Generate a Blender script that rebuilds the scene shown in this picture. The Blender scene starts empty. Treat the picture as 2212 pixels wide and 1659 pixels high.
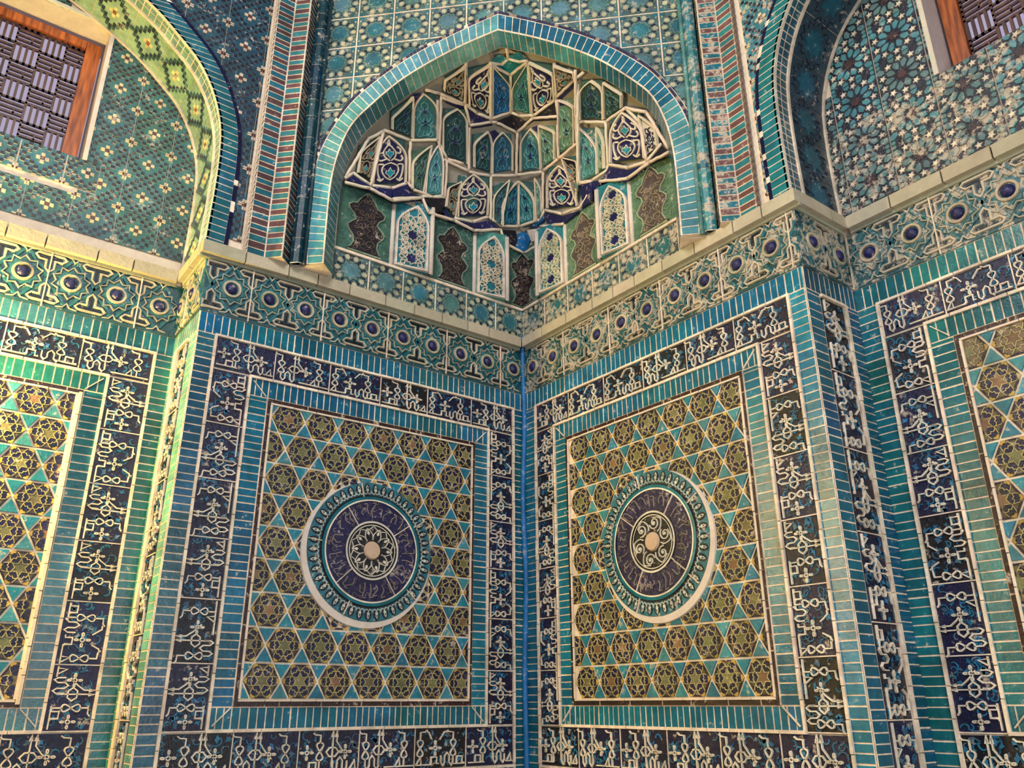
import bpy, math, random
from mathutils import Vector
R=random.Random(7)
PI=math.pi;S2=2**.5
scene=bpy.context.scene;COL=scene.collection
# ---------------------------------------------------------------- colours
def lin(c): 
    c=c/255
    return c/12.92 if c<=.04045 else ((c+.055)/1.055)**2.4
def C(r,g,b,gl=1.0): return (lin(r),lin(g),lin(b),gl)
def jit(c,a=.12,t=.05):
    k=1+R.uniform(-a,a)
    return (min(1,c[0]*k*(1+R.uniform(-t,t))),min(1,c[1]*k*(1+R.uniform(-t,t))),min(1,c[2]*k*(1+R.uniform(-t,t))),c[3])
GROUT=C(224,203,178,0);PLAS=C(214,198,182,0);CREAM=C(228,212,188,.6);NAVY=C(15,14,50);INK=C(9,9,22)
TEAL=C(22,94,116);TEALD=C(12,86,104);TURQ=C(84,178,186);FRZ=C(28,76,82);SEA=C(88,124,112);SEAD=C(44,94,98)
BROWN=C(44,22,20);MAUVE=C(112,74,72);OLIVE=C(136,124,66);YEL=C(196,164,76);LEDGE=C(176,164,138,.3);FOLI=C(40,128,158)
BLUE=C(8,98,150);WHITE=C(225,212,205,0)
# ---------------------------------------------------------------- materials
def mat_tile(name,wear,bump,rough=.2,vary=.35):
    m=bpy.data.materials.new(name);m.use_nodes=True;n=m.node_tree.nodes;l=m.node_tree.links
    b=n['Principled BSDF'];at=n.new('ShaderNodeVertexColor');at.layer_name='Col'
    tc=n.new('ShaderNodeTexCoord')
    def noise(sc,det,rg=.6):
        x=n.new('ShaderNodeTexNoise');x.inputs['Scale'].default_value=sc;x.inputs['Detail'].default_value=det;x.inputs['Roughness'].default_value=rg
        g=n.new('ShaderNodeNewGeometry');l.new(g.outputs['Position'],x.inputs['Vector']);return x.outputs['Fac']
    def mr(src,a,bb,c,d):
        x=n.new('ShaderNodeMapRange');l.new(src,x.inputs['Value']);x.clamp=True
        for i,v in zip(('From Min','From Max','To Min','To Max'),(a,bb,c,d)): x.inputs[i].default_value=v
        return x.outputs['Result']
    def mix(f,a,bb,mode='MIX'):
        x=n.new('ShaderNodeMix');x.data_type='RGBA';x.blend_type=mode
        if isinstance(f,float): x.inputs['Factor'].default_value=f
        else: l.new(f,x.inputs['Factor'])
        for k,v in ((6,a),(7,bb)):
            if isinstance(v,tuple): x.inputs[k].default_value=v
            else: l.new(v,x.inputs[k])
        return x.outputs[2]
    big=noise(9,5);fine=noise(90,4,.7);mid=noise(34,6,.7)
    val=mr(big,.3,.7,1-vary,1+vary*.8);val2=mr(mid,.25,.75,1-vary*.7,1+vary*.7)
    mm=n.new('ShaderNodeMath');mm.operation='MULTIPLY';l.new(val,mm.inputs[0]);l.new(val2,mm.inputs[1])
    cc=n.new('ShaderNodeCombineColor')
    for i in range(3): l.new(mm.outputs[0],cc.inputs[i])
    base=mix(1.0,at.outputs['Color'],cc.outputs[0],'MULTIPLY')
    # chipped glaze showing the plaster-coloured body
    ad=n.new('ShaderNodeMath');ad.operation='ADD';l.new(mid,ad.inputs[0])
    m2=n.new('ShaderNodeMath');m2.operation='MULTIPLY';m2.inputs[1].default_value=.55;l.new(big,m2.inputs[0]);l.new(m2.outputs[0],ad.inputs[1])
    w=mr(ad.outputs[0],.98-wear,1.06-wear,0,.85)
    base=mix(w,base,(.50,.40,.29,1))
    l.new(base,b.inputs['Base Color'])
    gl=n.new('ShaderNodeMath');gl.operation='MULTIPLY_ADD';l.new(at.outputs['Alpha'],gl.inputs[0]);gl.inputs[1].default_value=rough-.85;gl.inputs[2].default_value=.85
    rr=n.new('ShaderNodeMath');rr.operation='MULTIPLY_ADD';l.new(w,rr.inputs[0]);rr.inputs[1].default_value=.5;l.new(gl.outputs[0],rr.inputs[2]);rr.use_clamp=True
    l.new(rr.outputs[0],b.inputs['Roughness']);b.inputs['Specular IOR Level'].default_value=.45
    bp=n.new('ShaderNodeBump');bp.inputs['Strength'].default_value=bump;bp.inputs['Distance'].default_value=.006
    l.new(mid,bp.inputs['Height']);l.new(bp.outputs[0],b.inputs['Normal'])
    return m
M_BRICK=mat_tile('turquoise_brick_glaze',.06,.35)
M_TILE=mat_tile('carved_tile_glaze',.1,.9)
M_WORN=mat_tile('worn_tile_glaze',.2,.8,.28)
M_PLAIN=mat_tile('plaster_and_mortar',.0,.9,.8,.12)
def mat_wood(name,c1,c2):
    m=bpy.data.materials.new(name);m.use_nodes=True;n=m.node_tree.nodes;l=m.node_tree.links;b=n['Principled BSDF']
    g=n.new('ShaderNodeNewGeometry');mp=n.new('ShaderNodeMapping');mp.inputs['Scale'].default_value=(30,30,3);l.new(g.outputs['Position'],mp.inputs[0])
    x=n.new('ShaderNodeTexNoise');x.inputs['Scale'].default_value=2;x.inputs['Detail'].default_value=6;l.new(mp.outputs[0],x.inputs['Vector'])
    r=n.new('ShaderNodeValToRGB');r.color_ramp.elements[0].position=.35;r.color_ramp.elements[1].position=.68
    r.color_ramp.elements[0].color=c1;r.color_ramp.elements[1].color=c2;l.new(x.outputs['Fac'],r.inputs[0]);l.new(r.outputs[0],b.inputs['Base Color'])
    b.inputs['Roughness'].default_value=.45
    bp=n.new('ShaderNodeBump');bp.inputs['Strength'].default_value=.4;bp.inputs['Distance'].default_value=.004;l.new(x.outputs['Fac'],bp.inputs['Height']);l.new(bp.outputs[0],b.inputs['Normal'])
    return m
M_WOOD=mat_wood('orange_varnished_wood',C(120,52,14),C(196,104,38));M_LATT=mat_wood('brown_lattice_wood',C(58,36,32),C(104,66,54))
# ---------------------------------------------------------------- mesh builder
def area(p): return sum(p[i-1][0]*p[i][1]-p[i][0]*p[i-1][1] for i in range(len(p)))/2
class MB:
    def __init__(s,F=None,curved=False,keep=None): s.keep=keep;s.v=[];s.f=[];s.c=[];s.F=F;s.curved=curved;s.sg=None
    def sign(s,x,y):
        if s.sg is not None and not s.curved: return s.sg
        e=1e-4;o=Vector(s.F(x,y,0));a=Vector(s.F(x+e,y,0))-o;b=Vector(s.F(x,y+e,0))-o;n=Vector(s.F(x,y,e))-o
        s.sg=1 if a.cross(b).dot(n)>0 else -1
        return s.sg
    def raw(s,pts,col):
        i=len(s.v);s.v+=[tuple(p) for p in pts];s.f.append(tuple(range(i,i+len(pts))));s.c.append(col)
    def poly(s,p,h,col,h0=None,bev=0.0,side=None):
        a=area(p)
        if abs(a)<1e-9: return
        cx=sum(q[0] for q in p)/len(p);cy=sum(q[1] for q in p)/len(p)
        if s.keep and not s.keep(cx,cy): return
        if a*s.sign(cx,cy)<0: p=p[::-1]
        t=p
        if bev:
            r=max(math.hypot(q[0]-cx,q[1]-cy) for q in p);k=max(.3,1-bev/r);t=[(cx+(q[0]-cx)*k,cy+(q[1]-cy)*k) for q in p]
        F=s.F;i=len(s.v);n=len(p)
        s.v+=[F(x,y,h) for x,y in t];s.f.append(tuple(range(i,i+n)));s.c.append(col)
        if h0 is not None:
            s.v+=[F(x,y,h0) for x,y in p]
            for k in range(n):
                j=(k+1)%n;s.f.append((i+n+k,i+n+j,i+j,i+k));s.c.append(side or col)
    def rect(s,x0,y0,x1,y1,h,col,h0=None,bev=0,side=None): s.poly([(x0,y0),(x1,y0),(x1,y1),(x0,y1)],h,col,h0,bev,side)
    def ribbon(s,p,w,h,h0,col,closed=False,taper=.35):
        n=len(p)
        if n<2 or (s.keep and not all(s.keep(*q) for q in p)):return
        L=[]
        for i in range(n):
            if closed: a=p[i-1];b=p[(i+1)%n]
            else: a=p[max(i-1,0)];b=p[min(i+1,n-1)]
            dx,dy=b[0]-a[0],b[1]-a[1];d=math.hypot(dx,dy) or 1
            m=w/2
            if 0<i<n-1 or closed:
                q=p[i];d1=(q[0]-a[0],q[1]-a[1]);l1=math.hypot(*d1) or 1
                cs=abs((d1[0]*dx+d1[1]*dy)/(l1*d));m=m/max(cs,.6)
            L.append((-dy/d*m,dx/d*m))
        F=s.F;i0=len(s.v);T=taper*2 if taper<.5 else 1
        for (x,y),(ox,oy) in zip(p,L):
            s.v+=[F(x+ox,y+oy,h0),F(x+ox*T,y+oy*T,h),F(x-ox*T,y-oy*T,h),F(x-ox,y-oy,h0)]
        q0=p[0];sg=s.sign(*q0)
        for k in range(n if closed else n-1):
            a=i0+4*k;b=i0+4*((k+1)%n)
            for j in range(3):
                f=(a+j+1,b+j+1,b+j,a+j)
                s.f.append(f if sg>0 else f[::-1]);s.c.append(col)
    def box3(s,o,a,b,c,col):
        o,a,b,c=map(Vector,(o,a,b,c))
        if a.cross(b).dot(c)<0:a,b=b,a
        P=[o,o+a,o+a+b,o+b];Q=[p+c for p in P]
        s.raw(P[::-1],col);s.raw(Q,col)
        for k in range(4):
            j=(k+1)%4;s.raw([P[k],P[j],Q[j],Q[k]],col)
    def tube3(s,pts,r,col,seg=8,r2=None):
        pts=[Vector(p) for p in pts];n=len(pts);rings=[]
        up=Vector((.3,.2,1)).normalized()
        for i in range(n):
            d=(pts[min(i+1,n-1)]-pts[max(i-1,0)]).normalized()
            a=d.cross(up)
            if a.length<.1:a=d.cross(Vector((1,0,0)))
            a.normalize();b=a.cross(d);rr=r if r2 is None else r+(r2-r)*i/(n-1)
            rings.append([pts[i]+(a*math.cos(2*PI*k/seg)+b*math.sin(2*PI*k/seg))*rr for k in range(seg)])
        i0=len(s.v)
        for g in rings:s.v+=[tuple(p) for p in g]
        for i in range(n-1):
            for k in range(seg):
                j=(k+1)%seg;s.f.append((i0+i*seg+k,i0+i*seg+j,i0+(i+1)*seg+j,i0+(i+1)*seg+k)[::-1]);s.c.append(col)
        s.f.append(tuple(i0+k for k in range(seg)));s.c.append(col)
        s.f.append(tuple(i0+(n-1)*seg+k for k in range(seg))[::-1]);s.c.append(col)
    def build(s,name,mat,parent=None,smooth=False):
        if not s.f: return None
        if parent is not None:
            o=Vector((0,0,0));q=parent
            while q: o+=q.location;q=q.parent
        else:
            xs=[v[0] for v in s.v];ys=[v[1] for v in s.v];zs=[v[2] for v in s.v]
            o=Vector(((min(xs)+max(xs))/2,(min(ys)+max(ys))/2,min(zs)))
        me=bpy.data.meshes.new(name)
        me.from_pydata([(v[0]-o.x,v[1]-o.y,v[2]-o.z) for v in s.v],[],s.f)
        at=me.color_attributes.new('Col','FLOAT_COLOR','CORNER');buf=[]
        for f,c in zip(s.f,s.c): buf.extend(c*len(f))
        at.data.foreach_set('color',buf)
        if smooth:
            me.polygons.foreach_set('use_smooth',[True]*len(s.f))
        me.materials.append(mat);me.validate();me.update()
        ob=bpy.data.objects.new(name,me);COL.objects.link(ob)
        if parent is not None: ob.parent=parent
        else: ob.location=o
        return ob
def tag(o,label,cat,group=None):
    o['label']=label;o['category']=cat
    if group:o['group']=group
    return o
def thing(name,label,cat,loc,group=None):
    o=bpy.data.objects.new(name,None);COL.objects.link(o);o.location=loc;o.empty_display_size=.05
    return tag(o,label,cat,group)
def struct(mb,name,mat,parent=None):
    o=mb.build(name,mat,parent);o['kind']='structure';return o
# ---------------------------------------------------------------- frames (x to the right, y up, h out of the wall)
UA,UB=2.096,2.118;DC,DD=.436,.426;NC=3.06
FA=lambda s,v,h:(s,-h,v)
FB=lambda s,v,h:(-h,-s,v)
FC=lambda s,v,h:(s,DC-h,v)
FD=lambda s,v,h:(DD-h,-s,v)
FE=lambda s,v,h:(-UA-h,-s,v)
FG=lambda s,v,h:(s,-UB-h,v)
def FDG(c): return lambda t,v,h:((c+t*S2)/2-h/S2,(c-t*S2)/2-h/S2,v)
Z=dict(ledT=3.873,frT=3.800,frB=3.487,inT=3.372,ibT=3.19,brT=3.089,fT=3.058,fB=1.62,brB=1.588,ibB=1.488,inB=1.28)
# ---------------------------------------------------------------- pattern pieces
def clip(p,x0,y0,x1,y1):
    for ax,lim,sg in ((0,x0,1),(0,x1,-1),(1,y0,1),(1,y1,-1)):
        o=[]
        for i in range(len(p)):
            a,b=p[i-1],p[i];da=(a[ax]-lim)*sg;db=(b[ax]-lim)*sg
            if (da>=0)!=(db>=0):
                t=da/(da-db);o.append((a[0]+(b[0]-a[0])*t,a[1]+(b[1]-a[1])*t))
            if db>=0:o.append(b)
        p=o
        if len(p)<3:return []
    return p
def circ(cx,cy,r,n=24,a0=0,ry=None): return [(cx+r*math.cos(a0+2*PI*i/n),cy+(ry or r)*math.sin(a0+2*PI*i/n)) for i in range(n)]
def star(cx,cy,r1,r2,n,a0=0): return [(cx+(r1 if i%2==0 else r2)*math.cos(a0+PI*i/n),cy+(r1 if i%2==0 else r2)*math.sin(a0+PI*i/n)) for i in range(2*n)]
def smooth(p,k=6,closed=False):
    n=len(p);o=[]
    for i in range(n if closed else n-1):
        if closed:a,b,c,d=p[i-1],p[i],p[(i+1)%n],p[(i+2)%n]
        else:a,b,c,d=p[max(i-1,0)],p[i],p[i+1],p[min(i+2,n-1)]
        for j in range(k):
            t=j/k;o.append(tuple(.5*(2*b[m]+(c[m]-a[m])*t+(2*a[m]-5*b[m]+4*c[m]-d[m])*t*t+(3*b[m]-a[m]-3*c[m]+d[m])*t**3) for m in (0,1)))
    if not closed:o.append(p[-1])
    return o
def bricks(mb,x0,y0,x1,y1,pitch=.04,col=TEAL,h=.004,gap=.0046,h0=0,alt=None,run=True,skew=0):
    """row of glazed bricks along the longer side, in fired groups of slightly different hue"""
    hor=(x1-x0)>(y1-y0);L=(x1-x0) if hor else (y1-y0)
    mb.rect(x0,y0,x1,y1,h0+.001,GROUT)
    a=0;g=R.randint(3,8);cc=jit(col,.2,.12);k=0
    while a<L-.008:
        w=pitch*R.uniform(.85,1.15);gg=gap
        if run:
            g-=1
            if g<=0: g=R.randint(5,9);cc=jit(col,.24,.14);gg=gap*1.8
        b=min(a+w,L)
        if L-b<.012:b=L
        c=jit(cc,.09,.04)
        if alt: c=jit(alt[k%len(alt)],.15,.05)
        k+=1
        if hor: p=[(x0+a+gg/2,y0+gap/2),(x0+b-gap/2,y0+gap/2),(x0+b-gap/2,y1-gap/2),(x0+a+gg/2,y1-gap/2)]
        else: p=[(x0+gap/2,y0+a+gg/2),(x1-gap/2,y0+a+gg/2+skew),(x1-gap/2,y0+b-gap/2+skew),(x0+gap/2,y0+b-gap/2)]
        mb.poly(p,h+R.uniform(-.0005,.0005),c,h0,.0015,GROUT)
        a=b
def fillet(mb,x0,y0,x1,y1,h=.014,col=GROUT):
    hor=abs(x1-x0)>abs(y1-y0);L=max(abs(x1-x0),abs(y1-y0));n=max(1,int(L/.12))
    for i in range(n):
        k0,k1=i/n,(i+1)/n;hh=h+R.uniform(-.002,.002)
        if hor: mb.rect(x0+(x1-x0)*k0,y0,x0+(x1-x0)*k1,y1,hh,jit(col,.08,.03),0,.002)
        else: mb.rect(x0,y0+(y1-y0)*k0,x1,y0+(y1-y0)*k1,hh,jit(col,.08,.03),0,.002)
# --- knotted lettering ----------------------------------------------------------
def fig8(x,y,rx,ry,vert=True,n=26):
    o=[]
    for i in range(n):
        t=2*PI*i/n;a=rx*math.sin(2*t);b=ry*math.cos(t)
        k=1.0 if abs(a)<rx*.98 else 1
        o.append((x+a*k,y+b) if vert else (x+b,y+a))
    return o
def hypo(x,y,r,a=.62,n=44,rot=0,k=3):
    o=[]
    for i in range(n):
        t=2*PI*i/n;u=math.cos(t)+a*math.cos(k*t);v=math.sin(t)-a*math.sin(k*t)
        o.append((x+r*(u*math.cos(rot)-v*math.sin(rot)),y+r*(u*math.sin(rot)+v*math.cos(rot))))
    return o
def motif(var):
    """one tile of lettering, reading length 1.6, height 1: list of (points, closed, width)"""
    r=[];W=.034
    def k8(x,flag=-1,top=.95,y=.5,foot=None):
        r.append((fig8(x,y,.085,.2),True,W))
        r.append(([(x,y+.19),(x,top-.06),(x+.14*flag,top-.05),(x+.2*flag,top)],False,W))
        if foot is not None: r.append(([(x,y-.18),(x,foot)],False,W))
    def shafts(x):
        r.append(([(x,.93),(x,.16)],False,W));r.append(([(x+.1,.95),(x+.1,.74),(x+.22,.58),(x+.4,.4)],False,W))
        for q in (x,x+.1): r.append(([(q-.035,.84),(q,.98),(q+.02,.84)],False,W*1.2))
        r.append(([(x-.16,.5),(x-.08,.6),(x+.08,.6),(x+.16,.5),(x+.08,.4),(x-.08,.4)],True,W))
    def quat(x,y=.5,s=.1): r.append((hypo(x,y,s),True,W*.9))
    def wave(x): r.append(([(x,.32),(x,.14),(x+.06,.06),(x+.12,.14),(x+.12,.3),(x+.19,.38),(x+.26,.3),(x+.26,.14),(x+.33,.06),(x+.38,.14),(x+.38,.3)],False,W))
    def tri(x): r.append(([(x,.1),(x+.13,.3),(x+.15,.1)],False,W))
    def blk(x): r.append(([(x-.05,.12),(x,.12),(x,.28),(x+.17,.28),(x+.17,.12),(x+.24,.12)],False,W))
    def base(a,b,y=.1): r.append(([(a,y),(b,y)],False,W))
    if var==0: k8(.18);wave(.18);shafts(.55);quat(.88);base(.7,1.56);tri(1.02);k8(1.28,-1,.95,.5,.12)
    elif var==1: quat(.22);base(.05,.6);blk(.3);k8(.55,-1,.95,.52,.1);shafts(.88);wave(.9);quat(1.22);base(1.3,1.56);tri(1.36)
    else: k8(.16,1);tri(.05);base(.02,.5);quat(.62,.5,.11);r.append(([(.5,.72),(.4,.9),(.3,.92)],False,W));r.append(([(.75,.7),(.9,.9),(1.0,.9)],False,W));blk(.5);wave(.8);k8(1.18,-1);blk(1.3);base(1.1,1.55,.1)
    return r
MOT=[motif(i) for i in range(3)]
def inscription(mbg,mbl,o,da,db,L,W,n,worn=0,gcol=NAVY):
    """ground + foliage into mbg, raised letters into mbl"""
    P=lambda a,b:(o[0]+da[0]*a+db[0]*b,o[1]+da[1]*a+db[1]*b)
    T=L/n
    for k in range(n):
        a0=k*T;g=jit(gcol if R.random()>.3 else INK,.25,.2)
        q=[P(a0+.002,0.002),P(a0+T-.002,.002),P(a0+T-.002,W-.002),P(a0+.002,W-.002)];mbg.poly(q,.003,g,0)
        q=[P(a0-.0025,0),P(a0+.0025,0),P(a0+.0025,W),P(a0-.0025,W)];mbg.poly(q,.007,jit(GROUT,.1),.002)
        # foliage scrolls
        for j in range(int(34*T/.3)):
            x=R.uniform(.012,T-.012);y=R.uniform(.1,.92)*W;an=R.uniform(0,2*PI);r=R.uniform(.08,.17)*W;c=jit(C(34,104,136) if R.random()<.6 else C(60,92,112),.35,.1)
            if R.random()<.55:
                s=R.choice((-1,1));p=[]
                for i in range(7):
                    t=an+s*i*.55;rr=r*(1-i*.09);p.append((min(max(x+rr*math.cos(t),.006),T-.006),min(max(y+rr*math.sin(t),.006),W-.006)))
                mbg.ribbon([P(a0+u,v) for u,v in p],W*.032,.007,.003,c)
            else:
                p=[(x+r*.6*k2*math.cos(an+t),y+r*.6*k2*math.sin(an+t)) for t,k2 in ((0,1.2),(.8,.5),(1.7,.9),(2.6,.4),(3.4,1),(4.4,.45),(5.2,.8))]
                p=clip(p,.004,.004,T-.004,W-.004)
                if p:mbg.poly([P(a0+u,v) for u,v in p],.0065,c,.003)
        sx=T/1.6;lc=jit(CREAM,.08,.03)
        for pts,cl,w in MOT[(k*2+R.randint(0,1))%3]:
            q=[P(a0+u*sx,v*W) for u,v in pts]
            mbl.ribbon(q,w*W*1.05,.0125,.003,lc,cl)
def inscr_strip(F,parent,o,da,db,L,W,n,mat=None,gcol=NAVY):
    g=MB(F);t=MB(F);inscription(g,t,o,da,db,L,W,n,gcol=gcol)
    ob=g.build('inscription_strip',mat or M_TILE,parent);le=t.build('knotted_lettering',M_TILE,ob);return ob
# --- frieze ---------------------------------------------------------------------
def frieze(F,s0,s1,phase,label,name='star_frieze',per=.207,worn=False):
    z0,z1=Z['frB'],Z['frT'];zc=3.647;H=.145
    t=thing(name,label,'frieze',F((s0+s1)/2,z0,0));mb=MB(F)
    mb.rect(s0,z0,s1,z1,.004,jit(FRZ,.05),0)
    k0=math.ceil((s0-phase)/per-.5);xs=[]
    k=k0-1
    def rb(p,w,h,c,cl=False):
        p=[(min(max(x,s0),s1),y) for x,y in p]
        if max(q[0] for q in p)-min(q[0] for q in p)<.004 and not cl:return
        mb.ribbon(p,w,h,.004,c,cl)
    cr=jit(C(196,178,146,.7),.05)
    # edge mouldings
    mb.rect(s0,z1-.014,s1,z1,.010,jit(FRZ),.004,.002);mb.rect(s0,z0,s1,z0+.012,.010,jit(FRZ),.004,.002)
    while phase+k*per<s1+per:
        x=phase+k*per;k+=1
        cr=jit(C(184,170,144,.7),.14,.04)
        # T shapes half-way to the next boss
        m=x+per/2
        for sg in (1,-1):
            T=[(-.072,.118),(-.058,.132),(.058,.132),(.072,.118),(.054,.098),(.02,.098),(.02,.052),(0,.03),(-.02,.052),(-.02,.098),(-.054,.098)]
            q=[(m+a,zc+sg*b) for a,b in T]
            if q[0][0]>=s0-.05 and max(a for a,_ in q)<=s1+.05:
                q2=[(min(max(a,s0),s1),b) for a,b in q]
                if max(a for a,_ in q2)-min(a for a,_ in q2)>.01: mb.ribbon(q2,.011,.014,.004,cr,True)
                for r in ((m-.054,.110,m+.054,.121),(m-.007,.05,m+.007,.112)):
                    a0,a1=max(r[0],s0),min(r[2],s1)
                    if a1>a0: mb.rect(a0,zc+sg*r[1],a1,zc+sg*r[3],.007,INK)
            # teal crossing bands
            rb([(x+.004,zc+sg*.132),(x+.02,zc+sg*.118),(x+.045,zc+sg*.078),(x+.08,zc+sg*.052),(m,zc)],.02,.011,jit(C(22,90,98),.12))
            rb([(x+per-.004,zc+sg*.132),(x+per-.02,zc+sg*.118),(x+per-.045,zc+sg*.078),(x+per-.08,zc+sg*.052),(m,zc)],.02,.011,jit(C(22,90,98),.12))
            # little peaks between the T bars at the edges
            rb([(x-.05,zc+sg*.146),(x-.016,zc+sg*.14),(x,zc+sg*.118),(x+.016,zc+sg*.14),(x+.05,zc+sg*.146)],.008,.012,cr)
        if k%2==0 and s0+.01<m<s1-.01: mb.rect(m-.003,z0,m+.003,z1,.0165,jit(GROUT,.1),.004)
        if s0+.03<x<s1-.03:
            xs.append(x)
            mb.poly(star(x,zc,.092,.068,10,PI/10),.008,C(34,80,84),.004)
            mb.ribbon(star(x,zc,.092,.07,10,PI/10),.007,.015,.004,jit(C(150,148,128,.7),.1),True)
            mb.poly(star(x,zc,.075,.058,10,PI/10),.0105,jit(C(36,98,104)),.008)
    o=mb.build('frieze_relief',M_WORN if worn else M_TILE,t)
    for x in xs:
        b=MB(F);nr=6
        b.ribbon(circ(x,zc,.043,20),.016,.020,.008,jit(C(176,160,130,.7)),True)
        prev=None
        for i in range(nr):
            a=i/(nr-1)*PI/2*.96;rr=.031*math.cos(a);hh=.008+.026*math.sin(a);ring=[F(x+rr*math.cos(2*PI*j/14),zc+rr*math.sin(2*PI*j/14),hh) for j in range(14)]
            if prev:
                for j in range(14):
                    q=(j+1)%14;b.raw([prev[j],prev[q],ring[q],ring[j]],jit(C(26,26,78),.15))
            prev=ring
        b.raw(prev,C(28,28,84));b.build('domed_boss',M_TILE,t)
    return t
# --- hexagon and triangle field --------------------------------------------------
def hexfield(F,parent,x0,y0,x1,y1,xa,hole=None,a=.0935,faded=None,dx=0):
    mb=MB(F);mb.rect(x0,y0,x1,y1,.002,GROUT,0)
    hh=a*math.sqrt(3)/2;row=0;y=y0+hh
    def put(p,h,c,h0=.002,bev=.002):
        q=clip(p,x0,y0,x1,y1)
        if not q:return
        if hole:
            cx=sum(u for u,_ in q)/len(q);cy=sum(v for _,v in q)/len(q)
            if math.hypot(cx-hole[0],cy-hole[1])<hole[2]-.004:return
        mb.poly(q,h,c,h0,bev)
    def line(p,w,h,c):
        for u,v in p:
            if not(x0<u<x1 and y0<v<y1):return
            if hole and math.hypot(u-hole[0],v-hole[1])<hole[2]:return
        mb.ribbon(p,w,h,.004,c)
    while y-hh<y1:
        off=0 if row%2==0 else a
        k=math.floor((x0-xa)/(2*a))-1
        while xa+off+k*2*a-a<x1:
            cx=xa+off+k*2*a;k+=1
            if cx+a<x0:continue
            pol=lambda r,an:(cx+r*a*math.cos(an),y+r*a*math.sin(an))
            fade=1 if not faded else faded(cx,y)
            ol=jit(C(92,80,52),.2,.1);nv=jit(C(17,15,54) if R.random()<.6 else C(24,20,46),.3,.15);ye=jit(C(176,144,66),.2,.08);cl=jit(C(196,178,120,.7),.1)
            if R.random()<fade-1: nv=jit(C(120,98,74),.2)
            put([pol(.95,PI/3*i) for i in range(6)],.005,ol)
            for i in range(6):
                an=PI/3*i;am=an+PI/6
                put([pol(.95,an),pol(.82,an-.2),pol(.72,an),pol(.82,an+.2)],.0065,ye,.005,.001)
                d=.8
                put([pol(.86,am-.34),pol(.86,am+.34),pol(.745,am+.27),pol(.745,am-.27)],.0065,jit(C(36,20,34),.3),.005,.001)
                # two navy facets either side of a zig-zag line
                put([pol(.27,an),pol(.36,an-.40),pol(.50,an-.36),pol(.53,an),pol(.50,an+.36),pol(.36,an+.40)],.0065,nv,.005,.0005)
                put([pol(.565,an-.34),pol(.70,an-.30),pol(.79,an),pol(.70,an+.30),pol(.565,an+.34),pol(.55,an)],.0065,nv,.005,.0005)
                line([pol(.54,an-.42),pol(.56,an-.14),pol(.48,an),pol(.56,an+.14),pol(.54,an+.42)],.0035,.009,cl)
                line([pol(.22,an),pol(.42,am),pol(.22,an+PI/3)],.0036,.009,cl)
                line([pol(.47,am),pol(.78,am-.28)],.003,.009,cl);line([pol(.47,am),pol(.78,am+.28)],.003,.009,cl)
            put([pol(.38 if i%2 else .20,PI/6*i) for i in range(12)],.0065,jit(C(108,104,66) if R.random()<.75 else C(120,88,60),.15,.08),.005,.001)
            # triangles above and below the shared right-hand vertex
            vx=cx+a;g=.09*a
            for sg in (1,-1):
                p=[(vx,y+sg*g*1.4),(vx+a/2-g*.9,y+sg*(hh-g*.6)),(vx-a/2+g*.9,y+sg*(hh-g*.6))]
                put(p,.009,jit(C(26,114,132) if R.random()<.7 else C(54,126,136),.18,.08),.002,.002)
        y+=2*hh;row+=1
    return mb.build('star_and_triangle_field',M_TILE,parent)
def ringpoly(mb,cx,cy,r0,r1,h,col,n=72,h1=None,a0=0,a1=2*PI,jt=.0):
    h1=h if h1 is None else h1;F=mb.F;sg=mb.sign(cx,cy)
    for i in range(n):
        a=a0+(a1-a0)*i/n;b=a0+(a1-a0)*(i+1)/n
        p=[F(cx+r0*math.cos(a),cy+r0*math.sin(a),h),F(cx+r1*math.cos(a),cy+r1*math.sin(a),h1),F(cx+r1*math.cos(b),cy+r1*math.sin(b),h1),F(cx+r0*math.cos(b),cy+r0*math.sin(b),h)]
        mb.raw(p if sg>0 else p[::-1],jit(col,jt,0) if jt else col)
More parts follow.
